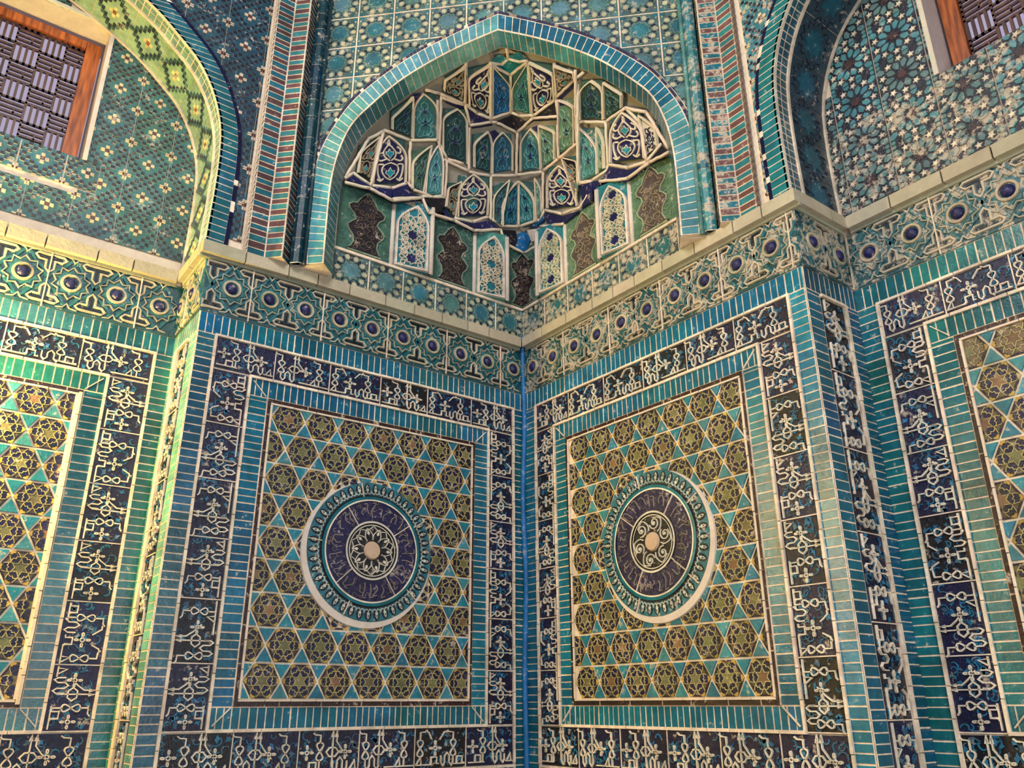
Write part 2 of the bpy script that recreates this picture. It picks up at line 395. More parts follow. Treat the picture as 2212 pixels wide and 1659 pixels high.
def medallion(F,cx,cy,label,lean,scroll):
    t=thing('tile_medallion',label,'medallion',F(cx,cy,0))
    mb=MB(F);R0=.376
    px,py=cx+lean*.010,cy-.013
    ringpoly(mb,px,py,.30,.380,.016,PLAS,96);ringpoly(mb,px,py,.380,.386,.016,PLAS,96,-.004)
    mb.build('plaster_rim',M_PLAIN,t)
    mb=MB(F);h=.018;qx,qy=cx-lean*.004,cy+.006
    ringpoly(mb,qx,qy,.288,.366,h,jit(C(36,104,118)),96);ringpoly(mb,qx,qy,.366,.369,h,INK,96,.012);ringpoly(mb,qx,qy,.288,.300,h+.002,INK,72)
    n=42
    for i in range(n):
        a=2*PI*(i+.5)/n
        P=lambda r,w:(qx+r*math.cos(a)-w*math.sin(a),qy+r*math.sin(a)+w*math.cos(a))
        mb.poly([P(.300,0),P(.318,.016),P(.336,.019),P(.352,.012),P(.363,0),P(.352,-.012),P(.336,-.019),P(.318,-.016)],h+.002,INK,h)
        cw=jit(C(188,192,178),.15)
        mb.poly([P(.314,.0),P(.324,.009),P(.333,.006),P(.341,.008),P(.356,0),P(.341,-.008),P(.333,-.006),P(.324,-.009)],h+.005,cw,h+.002,.001)
        mb.poly([P(.334,.003),P(.341,.003),P(.345,0),P(.341,-.003),P(.334,-.003)],h+.0065,INK)
        mb.ribbon([P(.322,.026),P(.309,.020),P(.304,.008),P(.315,0)],.0045,h+.006,h,cw);mb.ribbon([P(.322,-.026),P(.309,-.020),P(.304,-.008),P(.315,0)],.0045,h+.006,h,cw)
    for i in range(5): 
        a=.55+2*PI*i/5;mb.ribbon([(qx+.29*math.cos(a),qy+.29*math.sin(a)),(qx+.367*math.cos(a),qy+.367*math.sin(a))],.005,h+.008,h,GROUT)
    mb.build('petal_ring',M_TILE,t)
    mb=MB(F);ringpoly(mb,qx,qy,.272,.290,.026,jit(C(14,100,112)),72);ringpoly(mb,qx,qy,.290,.294,.026,INK,72,.018);ringpoly(mb,qx,qy,.266,.274,.027,CREAM,72);mb.build('turquoise_ring',M_BRICK,t)
    mb=MB(F);nv=C(24,20,66);ringpoly(mb,qx,qy,.150,.268,.022,nv,72,jt=.15)
    for i in range(150):
        a=R.uniform(0,2*PI);r=R.uniform(.168,.256);w=R.uniform(.006,.016);an=R.uniform(0,6.3);sgn=R.choice((-1,1))
        p=[(qx+r*math.cos(a)+w*(1-.09*j)*math.cos(an+sgn*j*.7),qy+r*math.sin(a)+w*(1-.09*j)*math.sin(an+sgn*j*.7)) for j in range(7)]
        mb.ribbon(p,.0032,.026,.022,jit(C(76,66,92) if R.random()<.6 else C(112,98,92),.2))
    for i in range(36):
        a=2*PI*i/36+R.uniform(-.05,.05);r0=R.uniform(.17,.2);r1=R.uniform(.225,.256);b=a+R.uniform(-.12,.12)
        p=[(qx+r0*math.cos(a),qy+r0*math.sin(a)),(qx+(r0+r1)/2*math.cos(a+.03),qy+(r0+r1)/2*math.sin(a+.03)),(qx+r1*math.cos(b),qy+r1*math.sin(b)),(qx+r1*math.cos(b+.09),qy+r1*math.sin(b+.09))]
        mb.ribbon(smooth(p,4),.0055,.028,.022,jit(C(132,118,112),.15))
    for i in range(4):
        a=(.62,2.2,3.9,5.3)[i]+(.3 if scroll else 0);mb.ribbon([(qx+.15*math.cos(a),qy+.15*math.sin(a)),(qx+.268*math.cos(a),qy+.268*math.sin(a))],.005,.029,.022,GROUT)
    mb.build('cobalt_script_ring',M_TILE,t)
    mb=MB(F);cw=C(206,196,176);ringpoly(mb,qx,qy,.04,.146,.022,INK,48);ringpoly(mb,qx,qy,.146,.156,.028,cw,60);ringpoly(mb,qx,qy,.132,.137,.026,cw,60)
    if scroll:
        for i in range(6):
            a=2*PI*i/6+.3;o=(qx+.094*math.cos(a),qy+.094*math.sin(a))
            p=[(o[0]+.034*(1-.055*j)*math.cos(a+2+j*.6),o[1]+.034*(1-.055*j)*math.sin(a+2+j*.6)) for j in range(15)]
            mb.ribbon(p,.006,.028,.022,cw);mb.poly(circ(o[0],o[1],.008,8),.028,cw,.022)
            mb.ribbon(smooth([(qx+.06*math.cos(a-.5),qy+.06*math.sin(a-.5)),(qx+.09*math.cos(a-.55),qy+.09*math.sin(a-.55)),(qx+.128*math.cos(a-.3),qy+.128*math.sin(a-.3)),(qx+.12*math.cos(a+.1),qy+.12*math.sin(a+.1))],5),.006,.028,.022,cw)
    else:
        for i in range(10):
            a=2*PI*i/10;P=lambda r,d:(qx+r*math.cos(a+d),qy+r*math.sin(a+d))
            mb.ribbon(smooth([P(.055,-.3),P(.085,-.26),P(.118,0),P(.085,.26),P(.055,.3)],4),.005,.028,.022,cw)
            mb.poly([P(.082,0),P(.092,.09),P(.112,0),P(.092,-.09)],.027,cw,.022);mb.ribbon(smooth([P(.128,-.3),P(.11,0),P(.128,.3)],4),.005,.027,.022,cw)
    mb.build('scroll_disc',M_TILE,t)
    mb=MB(F);ringpoly(mb,qx,qy,.0,.043,.034,C(196,166,138,0),20,.032);ringpoly(mb,qx,qy,.043,.05,.032,C(196,166,138,0),20,.020);mb.build('plaster_hub',M_PLAIN,t)
    return t
# --- framed dado panel ------------------------------------------------------------
def panel(F,out0,in0,ib0,br0,f0,f1,br1,ib1,in1,out1,tagname,med=None,lean=0,xa=None,s_lim=None,scroll=False,capL=True,capR=True,faded=None,outcol=None,colb=TEAL):
    """out0..f0 are the left edges going inwards, f1..out1 the right ones going outwards"""
    z=Z
    # outer turquoise brick border
    mb=MB(F)
    L0=in0 if out0 is not None else in0
    bricks(mb,out0 if out0 is not None else in0,z['inT'],out1 if out1 is not None else in1,z['frB'],.041,colb)
    if out0 is not None: bricks(mb,out0,1.17,in0,z['inT'],.04,(outcol or (colb,colb))[0])
    if out1 is not None: bricks(mb,in1,1.17,out1,z['inT'],.04,(outcol or (colb,colb))[1])
    bricks(mb,in0,1.17,in1,z['inB'],.041,colb)
    fillet(mb,in0-.006,z['inT']-.006,in1+.006,z['inT']+.006)
    if out0 is not None: fillet(mb,in0-.007,1.17,in0+.007,z['inT'])
    if out1 is not None: fillet(mb,in1-.007,1.17,in1+.007,z['inT'])
    fillet(mb,in0,z['inB']-.006,in1,z['inB']+.006)
    tag(mb.build('brick_border',M_BRICK),'outer turquoise glazed brick border round the dark inscription of '+tagname,'brick border')
    # inscription
    t=thing('inscription_band','dark blue knotted-script inscription frame of '+tagname,'inscription',F((in0+in1)/2,z['inB'],0))
    g=.007;W=z['inT']-z['ibT']-2*g
    inscr_strip(F,t,(in0+g,z['ibT']+g),(1,0),(0,1),in1-in0-2*g,W,max(1,round((in1-in0)/.32)))
    inscr_strip(F,t,(in0+g,z['inB']+g),(1,0),(0,1),in1-in0-2*g,z['ibB']-z['inB']-2*g,max(1,round((in1-in0)/.32)))
    Hh=z['ibT']-z['ibB']
    if capL: inscr_strip(F,t,(ib0-g,z['ibB']),(0,1),(-1,0),Hh,ib0-in0-2*g,6)
    if capR: inscr_strip(F,t,(ib1+g,z['ibB']),(0,1),(1,0),Hh,in1-ib1-2*g,6)
    # inner brick border
    mb=MB(F)
    bricks(mb,ib0,z['brT'],ib1,z['ibT'],.04,colb);bricks(mb,ib0,z['ibB'],ib1,z['brB'],.038,colb)
    if capL: bricks(mb,ib0,z['brB'],br0,z['brT'],.04,colb)
    if capR: bricks(mb,br1,z['brB'],ib1,z['brT'],.04,colb)
    for (x,y) in ((ib0,z['ibT']),(ib1,z['ibT']),(ib0,z['ibB']),(ib1,z['ibB'])):
        sx=1 if x==ib0 else -1;sy=-1 if y==z['ibT'] else 1
        mb.ribbon([(x+sx*.02,y+sy*.02),(x+sx*.095,y+sy*.095)],.006,.011,.002,GROUT)
    fillet(mb,ib0-.007,z['ibT']-.007,ib1+.007,z['ibT']+.007);fillet(mb,ib0-.007,z['ibB']-.007,ib1+.007,z['ibB']+.007)
    if capL: fillet(mb,ib0-.007,z['ibB'],ib0+.007,z['ibT'])
    if capR: fillet(mb,ib1-.007,z['ibB'],ib1+.007,z['ibT'])
    tag(mb.build('brick_border',M_BRICK),'inner turquoise glazed brick border inside the inscription of '+tagname,'brick border')
    # thin brown border
    mb=MB(F);th=.029
    for (x0,y0,x1,y1) in ((br0,z['brT']-th,br1,z['brT']),(br0,z['brB'],br1,z['brB']+th))+(((br0,z['brB'],br0+th,z['brT']),) if capL else ())+(((br1-th,z['brB'],br1,z['brT']),) if capR else ()):
        bricks(mb,x0,y0,x1,y1,.2,BROWN,.010,.003,run=False)
    tag(mb.build('brown_tile_border',M_TILE),'thin dark brown tile line framing the star field of '+tagname,'tile border')
    t=thing('star_tile_mosaic','rectangular field of six-point star hexagons and turquoise triangles in '+tagname,'tile panel',F((f0+f1)/2,z['fB'],0))
    hexfield(F,t,f0,z['fB'],f1,z['fT'],xa if xa is not None else f0+.1,(med[0],med[1],.375) if med else None,faded=faded)
    mb=MB(F)
    w=.011
    fillet(mb,f0-w,z['fT'],f1+w,z['fT']+.009);fillet(mb,f0-w,z['fB']-.009,f1+w,z['fB'])
    if capL: fillet(mb,f0-w,z['fB'],f0,z['fT'])
    if capR: fillet(mb,f1,z['fB'],f1+w,z['fT'])
    mb.build('plaster_fillet',M_PLAIN,t)
# ================================================================= THE ROOM
# ---- wall masonry -----------------------------------------------------------
def slab(name,pts,F,h0,h1,col=GROUT,mat=None):
    """prism of an outline in a wall frame, between depths h0 (front) and h1 (back, negative)"""
    mb=MB(F);mb.poly(pts,h0,col,h1);struct(mb,name,mat or M_PLAIN)
PROF=[(2.118,3.86),(2.114,4.0),(2.110,4.2),(2.113,4.45),(2.135,4.64),(2.2,4.83),(2.3,4.99),(2.42,5.1),(2.56,5.21),(2.74,5.31),(2.93,5.40),(3.06,5.45)]
PROF=smooth(PROF,4)
def full(prof): return prof+[(2*NC-u,v) for u,v in prof[::-1][1:]]
TOP=6.3
slab('wall_left',[(-UA,0),(.42,0),(.42,4.62),(-1.74,4.62),(-1.74,3.86),(-UA,3.86)],FA,-.003,-.42)
slab('wall_right',[(0.003,0),(UB,0),(UB,3.86),(1.74,3.86),(1.74,4.62),(0.003,4.62)],FB,-.003,-.42)
up=full(PROF)
slab('wall_left_upper',[(-1.75,TOP),(-1.75,3.86)]+[(-u,v) for u,v in up]+[(-4.5,3.86),(-4.5,TOP)],FA,-.003,-DC+.004)
slab('wall_right_upper',[(1.75,TOP),(1.75,3.86)]+[(u,v) for u,v in up]+[(4.5,3.86),(4.5,TOP)],FB,-.003,-DD+.004)
WZ0,WZ1,WH=4.40,5.335,.332           # window opening in the niche walls
def niche_wall(name,F,sg):
    s0,s1=sorted((sg*2.0,sg*4.2));w0,w1=NC*sg-WH-.008,NC*sg+WH+.008
    mb=MB(F)
    for (a,b,c,d) in ((s0,0,s1,WZ0),(s0,WZ1+.008,s1,5.7),(s0,WZ0,w0,WZ1+.008),(w1,WZ0,s1,WZ1+.008)): mb.rect(a,b,c,d,-.003,GROUT,-.16)
    struct(mb,name,M_PLAIN)
niche_wall('wall_niche_left',FC,-1);niche_wall('wall_niche_right',FD,1)
slab('wall_far_left',[(-4.6,0),(-4.04,0),(-4.04,3.86),(-4.6,3.86)],FA,0,-DC)
slab('wall_far_right',[(4.04,0),(4.6,0),(4.6,3.86),(4.04,3.86)],FB,0,-DD)
mb=MB(lambda x,y,h:(x,y,h));mb.poly([(-4.6,-6.5),(.45,-6.5),(.45,.5),(-4.6,.5)],0,C(150,135,115,.2),-.1);struct(mb,'floor',M_PLAIN)
# ---- dado panels -------------------------------------------------------------
panel(FA,-UA,-2.002,-1.802,-1.697,-1.668,-.412,-.384,-.285,-.092,-.004,'the left wall of the corner',(-1.052,2.355),xa=-1.573,outcol=(C(36,82,102),C(18,86,102)),colb=C(18,94,118))
panel(FB,.006,.132,.314,.415,.446,1.704,1.732,1.834,2.03,UB,'the right wall of the corner',(1.09,2.355),xa=.535,scroll=True,outcol=(C(18,94,116),C(40,112,136)),colb=C(22,100,124))
panel(FC,-3.66,-3.58,-3.44,-3.35,-3.32,-2.525,-2.492,-2.395,-2.188,-DC*0-UA,'the left niche',None,xa=-2.7,colb=C(30,96,100))
panel(FD,UB,2.226,2.425,2.532,2.564,3.4,3.43,3.5,3.7,3.8,'the right niche',None,xa=2.76,colb=C(20,98,104),faded=lambda x,y:1.6 if y>2.9 else 1.1)
medallion(FA,-1.052,2.355,'round medallion with an interlaced petal rosette in its centre, on the left corner wall',-1,False)
medallion(FB,1.09,2.355,'round medallion with spiral scrolls in its centre disc on the right corner wall',1,True)
# ---- friezes -----------------------------------------------------------------
frieze(FA,-UA,-.004,-.094,'relief star frieze with ten blue bosses on the left corner wall')
frieze(FB,.004,UB,.118,'relief star frieze with blue bosses on the right corner wall, longest on that side',worn=True)
frieze(FC,-3.66,-UA,-2.208,'yellow-lit star frieze on the back wall of the left niche',per=.222)
frieze(FD,UB,3.8,2.238,'weathered star frieze on the back wall of the right niche',per=.214,worn=True)
frieze(FE,-DC,0,-.158,'narrow yellow-lit star frieze on the side face of the left niche',per=.21)
frieze(FG,0,DD,.105,'narrow grey shaded star frieze on the side face of the right niche',per=.22,worn=True)
# ---- side faces of the niches ----------------------------------------------------
def jamb(F,W,a,b,c,label,colb,flip):
    # bricks | inscription | bricks ; distances from the outer corner
    X=(lambda d:-d) if flip else (lambda d:d)
    mb=MB(F);z=Z
    o=lambda p,q:tuple(sorted((X(p),X(q))))
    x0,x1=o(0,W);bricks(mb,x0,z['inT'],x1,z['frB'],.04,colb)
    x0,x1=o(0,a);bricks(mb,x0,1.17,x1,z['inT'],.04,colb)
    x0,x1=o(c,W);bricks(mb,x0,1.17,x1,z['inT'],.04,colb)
    x0,x1=o(b,c);fillet(mb,x0,1.17,x1,z['inT'])
    x0,x1=o(a,b);fillet(mb,x0,z['inT']-.014,x1,z['inT'])
    tag(mb.build('brick_border',M_BRICK),'narrow turquoise brick border on '+label,'brick border')
    t=thing('inscription_band','upright strip of knotted script on '+label,'inscription',F(X((a+b)/2),1.17,0))
    x0,x1=o(a+.004,b-.004)
    L=z['inT']-.014-1.17
    if flip: inscr_strip(F,t,(x1,1.17),(0,1),(-1,0),L,x1-x0,6)
    else: inscr_strip(F,t,(x0,1.17),(0,1),(1,0),L,x1-x0,6)
jamb(FE,DC,.122,.3,.352,'the yellow-lit side face of the left niche',C(92,150,140),True)  # bricks paler than the other borders: lamp glow put into their colour
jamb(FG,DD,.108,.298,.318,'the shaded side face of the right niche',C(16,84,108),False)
# ---- ledge ---------------------------------------------------------------------
def ledge(F,s0,s1,label,col=LEDGE):
    mb=MB(F);a=s0;z0,z1=Z['frT'],Z['ledT']
    while a<s1-.01:
        b=min(a+R.uniform(.16,.26),s1)
        if s1-b<.05:b=s1
        mb.rect(a+.001,z0+.004,b-.001,z1,.05,jit(col,.1,.03),0,.003);a=b
    mb.rect(s0,z0-.012,s1,z0+.004,.022,jit(C(150,150,130,.5)),0)
    tag(mb.build('ledge',M_PLAIN),label,'ledge')
ledge(FA,-UA-.05,-.05,'grey glazed brick ledge above the frieze of the left corner wall')
ledge(FB,.05,UB+.05,'buff glazed brick ledge above the frieze of the right corner wall')
ledge(FC,-3.66,-UA-.05,'yellow-lit ledge under the tiles of the left niche');ledge(FD,UB+.05,3.8,'pale chipped ledge under the star tiles of the right niche')
ledge(FE,-DC+.05,0,'bright yellow-lit ledge turning into the left niche');ledge(FG,0,DD-.05,'grey ledge turning into the right niche, in shade')
# blue caulked seam in the corner
mb=MB();pts=[(-.012-.006*math.sin(z*5),-.014+.005*math.sin(z*7+1),z) for z in [1.1+i*.1 for i in range(29)]]
mb.tube3(pts,.017,C(30,104,160,.8),8);tag(mb.build('painted_corner_seam',M_TILE,None,True),'blue painted mortar seam running up the inner corner of the room','seam')
# ---- tile patterns for the upper walls --------------------------------------------
def tile_star(mb,cx,cy,p,worn=0,cut=None):
    """square tile: ten-point turquoise star, ring of cream drops and dark hourglasses"""
    q=clip([(cx-p/2+.002,cy-p/2+.002),(cx+p/2-.002,cy-p/2+.002),(cx+p/2-.002,cy+p/2-.002),(cx-p/2+.002,cy+p/2-.002)],*(cut or (-9,-9,9,9)))
    if not q:return
    gc=jit(C(74,100,98),.15,.06)
    if mb.keep:
        for a in range(12):
            for b in range(12):
                u,v=cx-p/2+a*p/12,cy-p/2+b*p/12;qq=clip([(u,v),(u+p/12,v),(u+p/12,v+p/12),(u,v+p/12)],*(cut or (-9,-9,9,9)))
                if qq: mb.poly(qq,.003,gc)
    else: mb.poly(q,.003,gc,0)
    x0,y0=min(u for u,_ in q)+.003,min(v for _,v in q)+.003;x1,y1=max(u for u,_ in q)-.003,max(v for _,v in q)-.003
    def put(pp,h,c,b=.001):
        pp=clip(pp,x0,y0,x1,y1)
        if pp:mb.poly(pp,h,c,.003,b)
    def line(pp,w,c,cl=False):
        if all(x0<=u<=x1 and y0<=v<=y1 for u,v in pp): mb.ribbon(pp,w,.0085,.003,c,cl)
    tq=jit(C(46,106,116) if R.random()<.6 else C(78,120,122),.2,.1);sp=jit(C(112,140,130,.8),.12,.05);dk=jit(C(38,40,58),.3,.15);cr=jit(C(178,168,136,.6),.14,.05)
    put(star(cx,cy,.245*p,.185*p,10,PI/10),.007,tq)
    line(star(cx,cy,.265*p,.205*p,10,PI/10),.006,sp,True)
    for i in range(10):
        a=2*PI*i/10;P=lambda r,d:(cx+r*p*math.cos(a+d),cy+r*p*math.sin(a+d))
        put([P(.30,0),P(.35,.16),P(.42,.16),P(.46,.07),P(.46,-.07),P(.42,-.16),P(.35,-.16)],.008,cr,.0015)
        a+=PI/10
        put([P(.30,.13),P(.37,.07),P(.45,.15),P(.45,-.15),P(.37,-.07),P(.30,-.13)],.0055,dk)
    for i in range(10):
        a=2*PI*i/10;P=lambda r,d:(cx+r*p*math.cos(a+d),cy+r*p*math.sin(a+d))
        line([P(.285,.0),P(.34,.2),P(.40,.17),P(.47,.31)],.0055,sp);line([P(.285,.0),P(.34,-.2),P(.40,-.17),P(.47,-.31)],.0055,sp)
    for sx in(-1,1):
        for sy in(-1,1):
            o=(cx+sx*p/2,cy+sy*p/2)
            put([(o[0]-sx*.003,o[1]-sy*.003),(o[0]-sx*.16*p,o[1]-sy*.003),(o[0]-sx*.12*p,o[1]-sy*.12*p),(o[0]-sx*.003,o[1]-sy*.16*p)],.006,jit(tq,.2))
            put(circ(o[0]-sx*.075*p,o[1]-sy*.15*p,.03*p,6),.0085,cr)
def tile_diamond(mb,cx,cy,p,pal,inside,h=.007,flat=False):
    tl,dk,cr,ct=pal;e=p/2-.0015;q=[(cx-e,cy-e),(cx+e,cy-e),(cx+e,cy+e),(cx-e,cy+e)]
    if not any(inside(u,v) for u,v in q+[(cx,cy)]):return
    t=jit(tl,.22,.12)
    if all(inside(u,v) for u,v in q): mb.poly(q,.003,t,0)
    u=p/10.0
    for i in range(-6,7):
        for j in range(-6,7):
            s=abs(i)+abs(j);x,y=cx+i*u,cy+j*u
            if abs(i)>5 or abs(j)>5 or not inside(x,y):continue
            k=.5 if s>1 else .47;sq=clip([(x-u*k,y-u*k),(x+u*k,y-u*k),(x+u*k,y+u*k),(x-u*k,y+u*k)],cx-e,cy-e,cx+e,cy+e)
            if not sq:continue
            if s==1: mb.poly(sq,h+.002,jit(cr,.1,.05),0,.0015)
            elif s==0: mb.poly(sq,h,jit(ct,.2),0,.001)
            elif s==4 or s==6: mb.poly(sq,.0045 if not flat else h,jit(dk,.3,.1),0,.001,jit(cr,.1))
            elif s==10: mb.poly(sq,h,jit(ct,.2),0,.001)
            elif s==9: mb.poly(sq,h+.001,jit(cr,.1,.05),0,.0015)
            elif not all(inside(a,b) for a,b in q): mb.poly(sq,.003,jit(t,.04),0)
def tile_petal(mb,cx,cy,p,cut,worn=1.0):
    """black ground, ten turquoise petals and cream five-point stars round a brown star"""
    q=clip([(cx-p/2+.002,cy-p/2+.002),(cx+p/2-.002,cy-p/2+.002),(cx+p/2-.002,cy+p/2-.002),(cx-p/2+.002,cy+p/2-.002)],*cut)
    if not q:return
    gd=jit(C(20,22,38),.2);mb.poly(q,.003,gd,0)
    x0,y0=min(u for u,_ in q)+.002,min(v for _,v in q)+.002;x1,y1=max(u for u,_ in q)-.002,max(v for _,v in q)-.002
    def put(pp,h,c):
        pp=clip(pp,x0,y0,x1,y1)
        if pp:mb.poly(pp,h,c,.003,.0012)
    tq=jit(C(66,122,128) if R.random()<.6 else C(86,120,118),.2,.08);cr=jit(C(222,206,180,.6),.08,.04)
    put(star(cx,cy,.13*p,.075*p,10),.006,jit(C(60,34,32),.2))
    for i in range(10):
        a=2*PI*i/10;P=lambda r,d:(cx+r*p*math.cos(a+d),cy+r*p*math.sin(a+d));c=jit(tq,.12,.05)
        put([P(.145,0),P(.20,.22),P(.30,.235),P(.365,.0),P(.30,-.235),P(.20,-.22)],.008,c)
        b=a+PI/10;o=(cx+.40*p*math.cos(b),cy+.40*p*math.sin(b))
        if i%2==0 or True: put(star(o[0],o[1],.078*p,.034*p,5,b+PI),.0095,cr)
        P2=lambda r,d:(cx+r*p*math.cos(a+d),cy+r*p*math.sin(a+d))
        put([P2(.40,0),P2(.45,.13),P2(.56,.12),P2(.60,0),P2(.56,-.12),P2(.45,-.13)],.008,jit(tq,.12))
    for sx in(-1,1):
        for sy in(-1,1): put(circ(cx+sx*.44*p,cy+sy*.44*p,.055*p,6),.008,jit(tq,.1))
def in_arch(prof,off=0.0):
    P=[(u-off,v) for u,v in prof]
    def f(u,v):
        u=u if u<=NC else 2*NC-u
        if v<P[0][1]: return u>P[0][0]
        if v>P[-1][1]: return False
        for i in range(len(P)-1):
            if P[i][1]<=v<=P[i+1][1]:
                t=(v-P[i][1])/max(P[i+1][1]-P[i][1],1e-6);return u>P[i][0]+(P[i+1][0]-P[i][0])*t
        return False
    return f
INA=in_arch(PROF)
def curve_fn(P):
    L=[0]
    for i in range(1,len(P)):L.append(L[-1]+math.hypot(P[i][0]-P[i-1][0],P[i][1]-P[i-1][1]))
    def f(a):
        a=min(max(a,0),L[-1])
        for i in range(len(P)-1):
            if a<=L[i+1]:
                t=(a-L[i])/max(L[i+1]-L[i],1e-9);return (P[i][0]+(P[i+1][0]-P[i][0])*t,P[i][1]+(P[i+1][1]-P[i][1])*t)
        return P[-1]
    return f,L[-1]
def offset(P,d):
    o=[]
    for i in range(len(P)):
        a=P[max(i-1,0)];b=P[min(i+1,len(P)-1)];dx,dy=b[0]-a[0],b[1]-a[1];l=math.hypot(dx,dy);o.append((P[i][0]-dy/l*d,P[i][1]+dx/l*d))
    return o
# ---- niche arches on the two cardinal walls ----------------------------------------
WINB=lambda u,v:abs(u-NC)<WH+.004 and WZ0-.004<v<WZ1+.004
def niche_upper(F,sgn,label,pal,dep,lit,left):
    G=(lambda x,y,h:F(sgn*x,y,h))
    # archivolt: brick ring with a navy outer line
    mb=MB(G,True);fo=full(PROF);f,L=curve_fn(PROF)
    inn,_=curve_fn(offset(PROF,-.014));out,_=curve_fn(offset(PROF,.082));nv,_=curve_fn(offset(PROF,.105))
    n=int(L/.043);cc=jit(TEAL,.1)
    for half in (0,1):
        X=(lambda p:p) if half==0 else (lambda p:(2*NC-p[0],p[1]))
        for i in range(n):
            a,b=i/n*L+.0025,(i+1)/n*L-.0025
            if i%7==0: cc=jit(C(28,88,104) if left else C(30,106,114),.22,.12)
            mb.poly([X(inn(a)),X(out(a)),X(out(b)),X(inn(b))],.022,jit(cc,.1,.05),.0,.001,GROUT)
            mb.poly([X(inn(a-.003)),X(out(a-.003)),X(out(b+.003)),X(inn(b+.003))],.0208,GROUT,0)
        m=int(L/.2)
        for i in range(m):
            a,b=i/m*L+.002,(i+1)/m*L-.002;K=6
            for j in range(K):
                c,d=a+(b-a)*j/K,a+(b-a)*(j+1)/K;mb.poly([X(out(c)),X(nv(c)),X(nv(d)),X(out(d))],.018,NAVY if R.random()<.9 else GROUT,0)
    t=thing('arch_border','turquoise brick arch with a navy outer line around '+label,'arch',F(sgn*2.1,3.87,0))
    mb.build('brick_ring',M_BRICK,t)
    # underside: brick strip, rib and tiles
    nx=offset(PROF,-1)
    def FS(half):
        def f3(a,d,h):
            p=f(a);e=f(a+.004);e0=f(a-.004);dx,dy=e[0]-e0[0],e[1]-e0[1];l=math.hypot(dx,dy) or 1
            q=(p[0]+dy/l*h,p[1]-dx/l*h)
            u=q[0] if half==0 else 2*NC-q[0]
            return F(sgn*u,q[1],-d)
        return f3
    for half in (0,1):
        fs=FS(half);mb=MB(fs,True)
        for i in range(n):
            a,b=i/n*L+.0025,(i+1)/n*L-.0025
            c=jit(C(110,150,132) if left else C(24,84,100),.15,.1)  # left underside bricks lightened, lamp glow painted into the colour
            for (d0,d1) in ((-.02,.035),(.039,.085)): mb.poly([(a,d0),(a,d1),(b,d1),(b,d0)],.010,jit(c,.1),0,.001,GROUT)
            mb.poly([(a-.003,-.022),(a-.003,.09),(b+.003,.09),(b+.003,-.022)],.0088,GROUT,0)
        for i in range(60):
            a,b=i/60*L,(i+1)/60*L;mb.poly([(a,.088),(a,.104),(b,.104),(b,.088)],.018,GROUT,0)
            mb.poly([(a,dep-.018),(a,dep),(b,dep),(b,dep-.018)],.016,GROUT,0)
        pw=dep-.125;k=max(1,int(L/(pw*.72)));ph=L/k
        for i in range(k):
            am=(i+.5)*ph;dm=.106+pw/2
            mb.poly([(am-ph/2+.002,.106),(am-ph/2+.002,dep-.019),(am,dep-.019),(am,.106)],.004,jit(C(142,172,142) if left else C(44,66,78),.1),0)  # left tile ground brightened too, standing in for the lamp's light
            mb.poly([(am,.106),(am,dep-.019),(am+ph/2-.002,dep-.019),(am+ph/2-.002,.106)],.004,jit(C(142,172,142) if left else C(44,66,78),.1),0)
            if left:
                u=ph/10.5;w=pw/10.5
                for ii in range(-5,6):
                    for jj in range(-5,6):
                        s=abs(ii)+abs(jj)
                        if s in (0,1,4,5) and not (s==5 and (ii+jj)%2==0):
                            c={0:C(150,90,60),1:C(220,196,140,.6),4:C(40,56,62),5:C(60,90,90)}[s]
                            x,y=am+ii*u,dm+jj*w;mb.poly([(x-u*.45,y-w*.45),(x+u*.45,y-w*.45),(x+u*.45,y+w*.45),(x-u*.45,y+w*.45)],.008,jit(c,.15),0,.001)
            else:
                sp=C(34,38,54)
                mb.poly(star(am,dm,ph*.36,ph*.24,8),.008,jit(C(24,86,104),.15),0,.001)
                for q in range(8):
                    a=2*PI*q/8;P=lambda r,d:(am+r*ph*math.cos(a+d),dm+r*ph*math.sin(a+d))
                    mb.ribbon([P(.4,-.2),P(.5,.0),P(.42,.25),P(.56,.42)],.007,.010,.004,sp)
                    mb.poly([P(.44,-.1),P(.5,0),P(.44,.1)],.007,jit(C(60,96,110),.2),0)
        mb.build('arch_soffit',M_TILE,t)
    return t
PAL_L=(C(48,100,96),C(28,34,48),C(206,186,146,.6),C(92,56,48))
PAL_S=(C(26,66,80),C(20,26,42),C(186,164,140,.6),C(80,48,44))  # darkened copy of the diamond palette, spandrel shade put into the colours
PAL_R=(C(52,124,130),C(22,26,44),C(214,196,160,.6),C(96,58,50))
mb=MB(FC);fillet(mb,-2.514,1.6,-2.499,3.07,.032);tag(mb.build('plaster_moulding',M_PLAIN),'raised plaster moulding right of the star tiles in the left niche','moulding')
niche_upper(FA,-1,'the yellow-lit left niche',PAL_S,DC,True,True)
niche_upper(FB,1,'the right niche',PAL_R,DD,False,False)
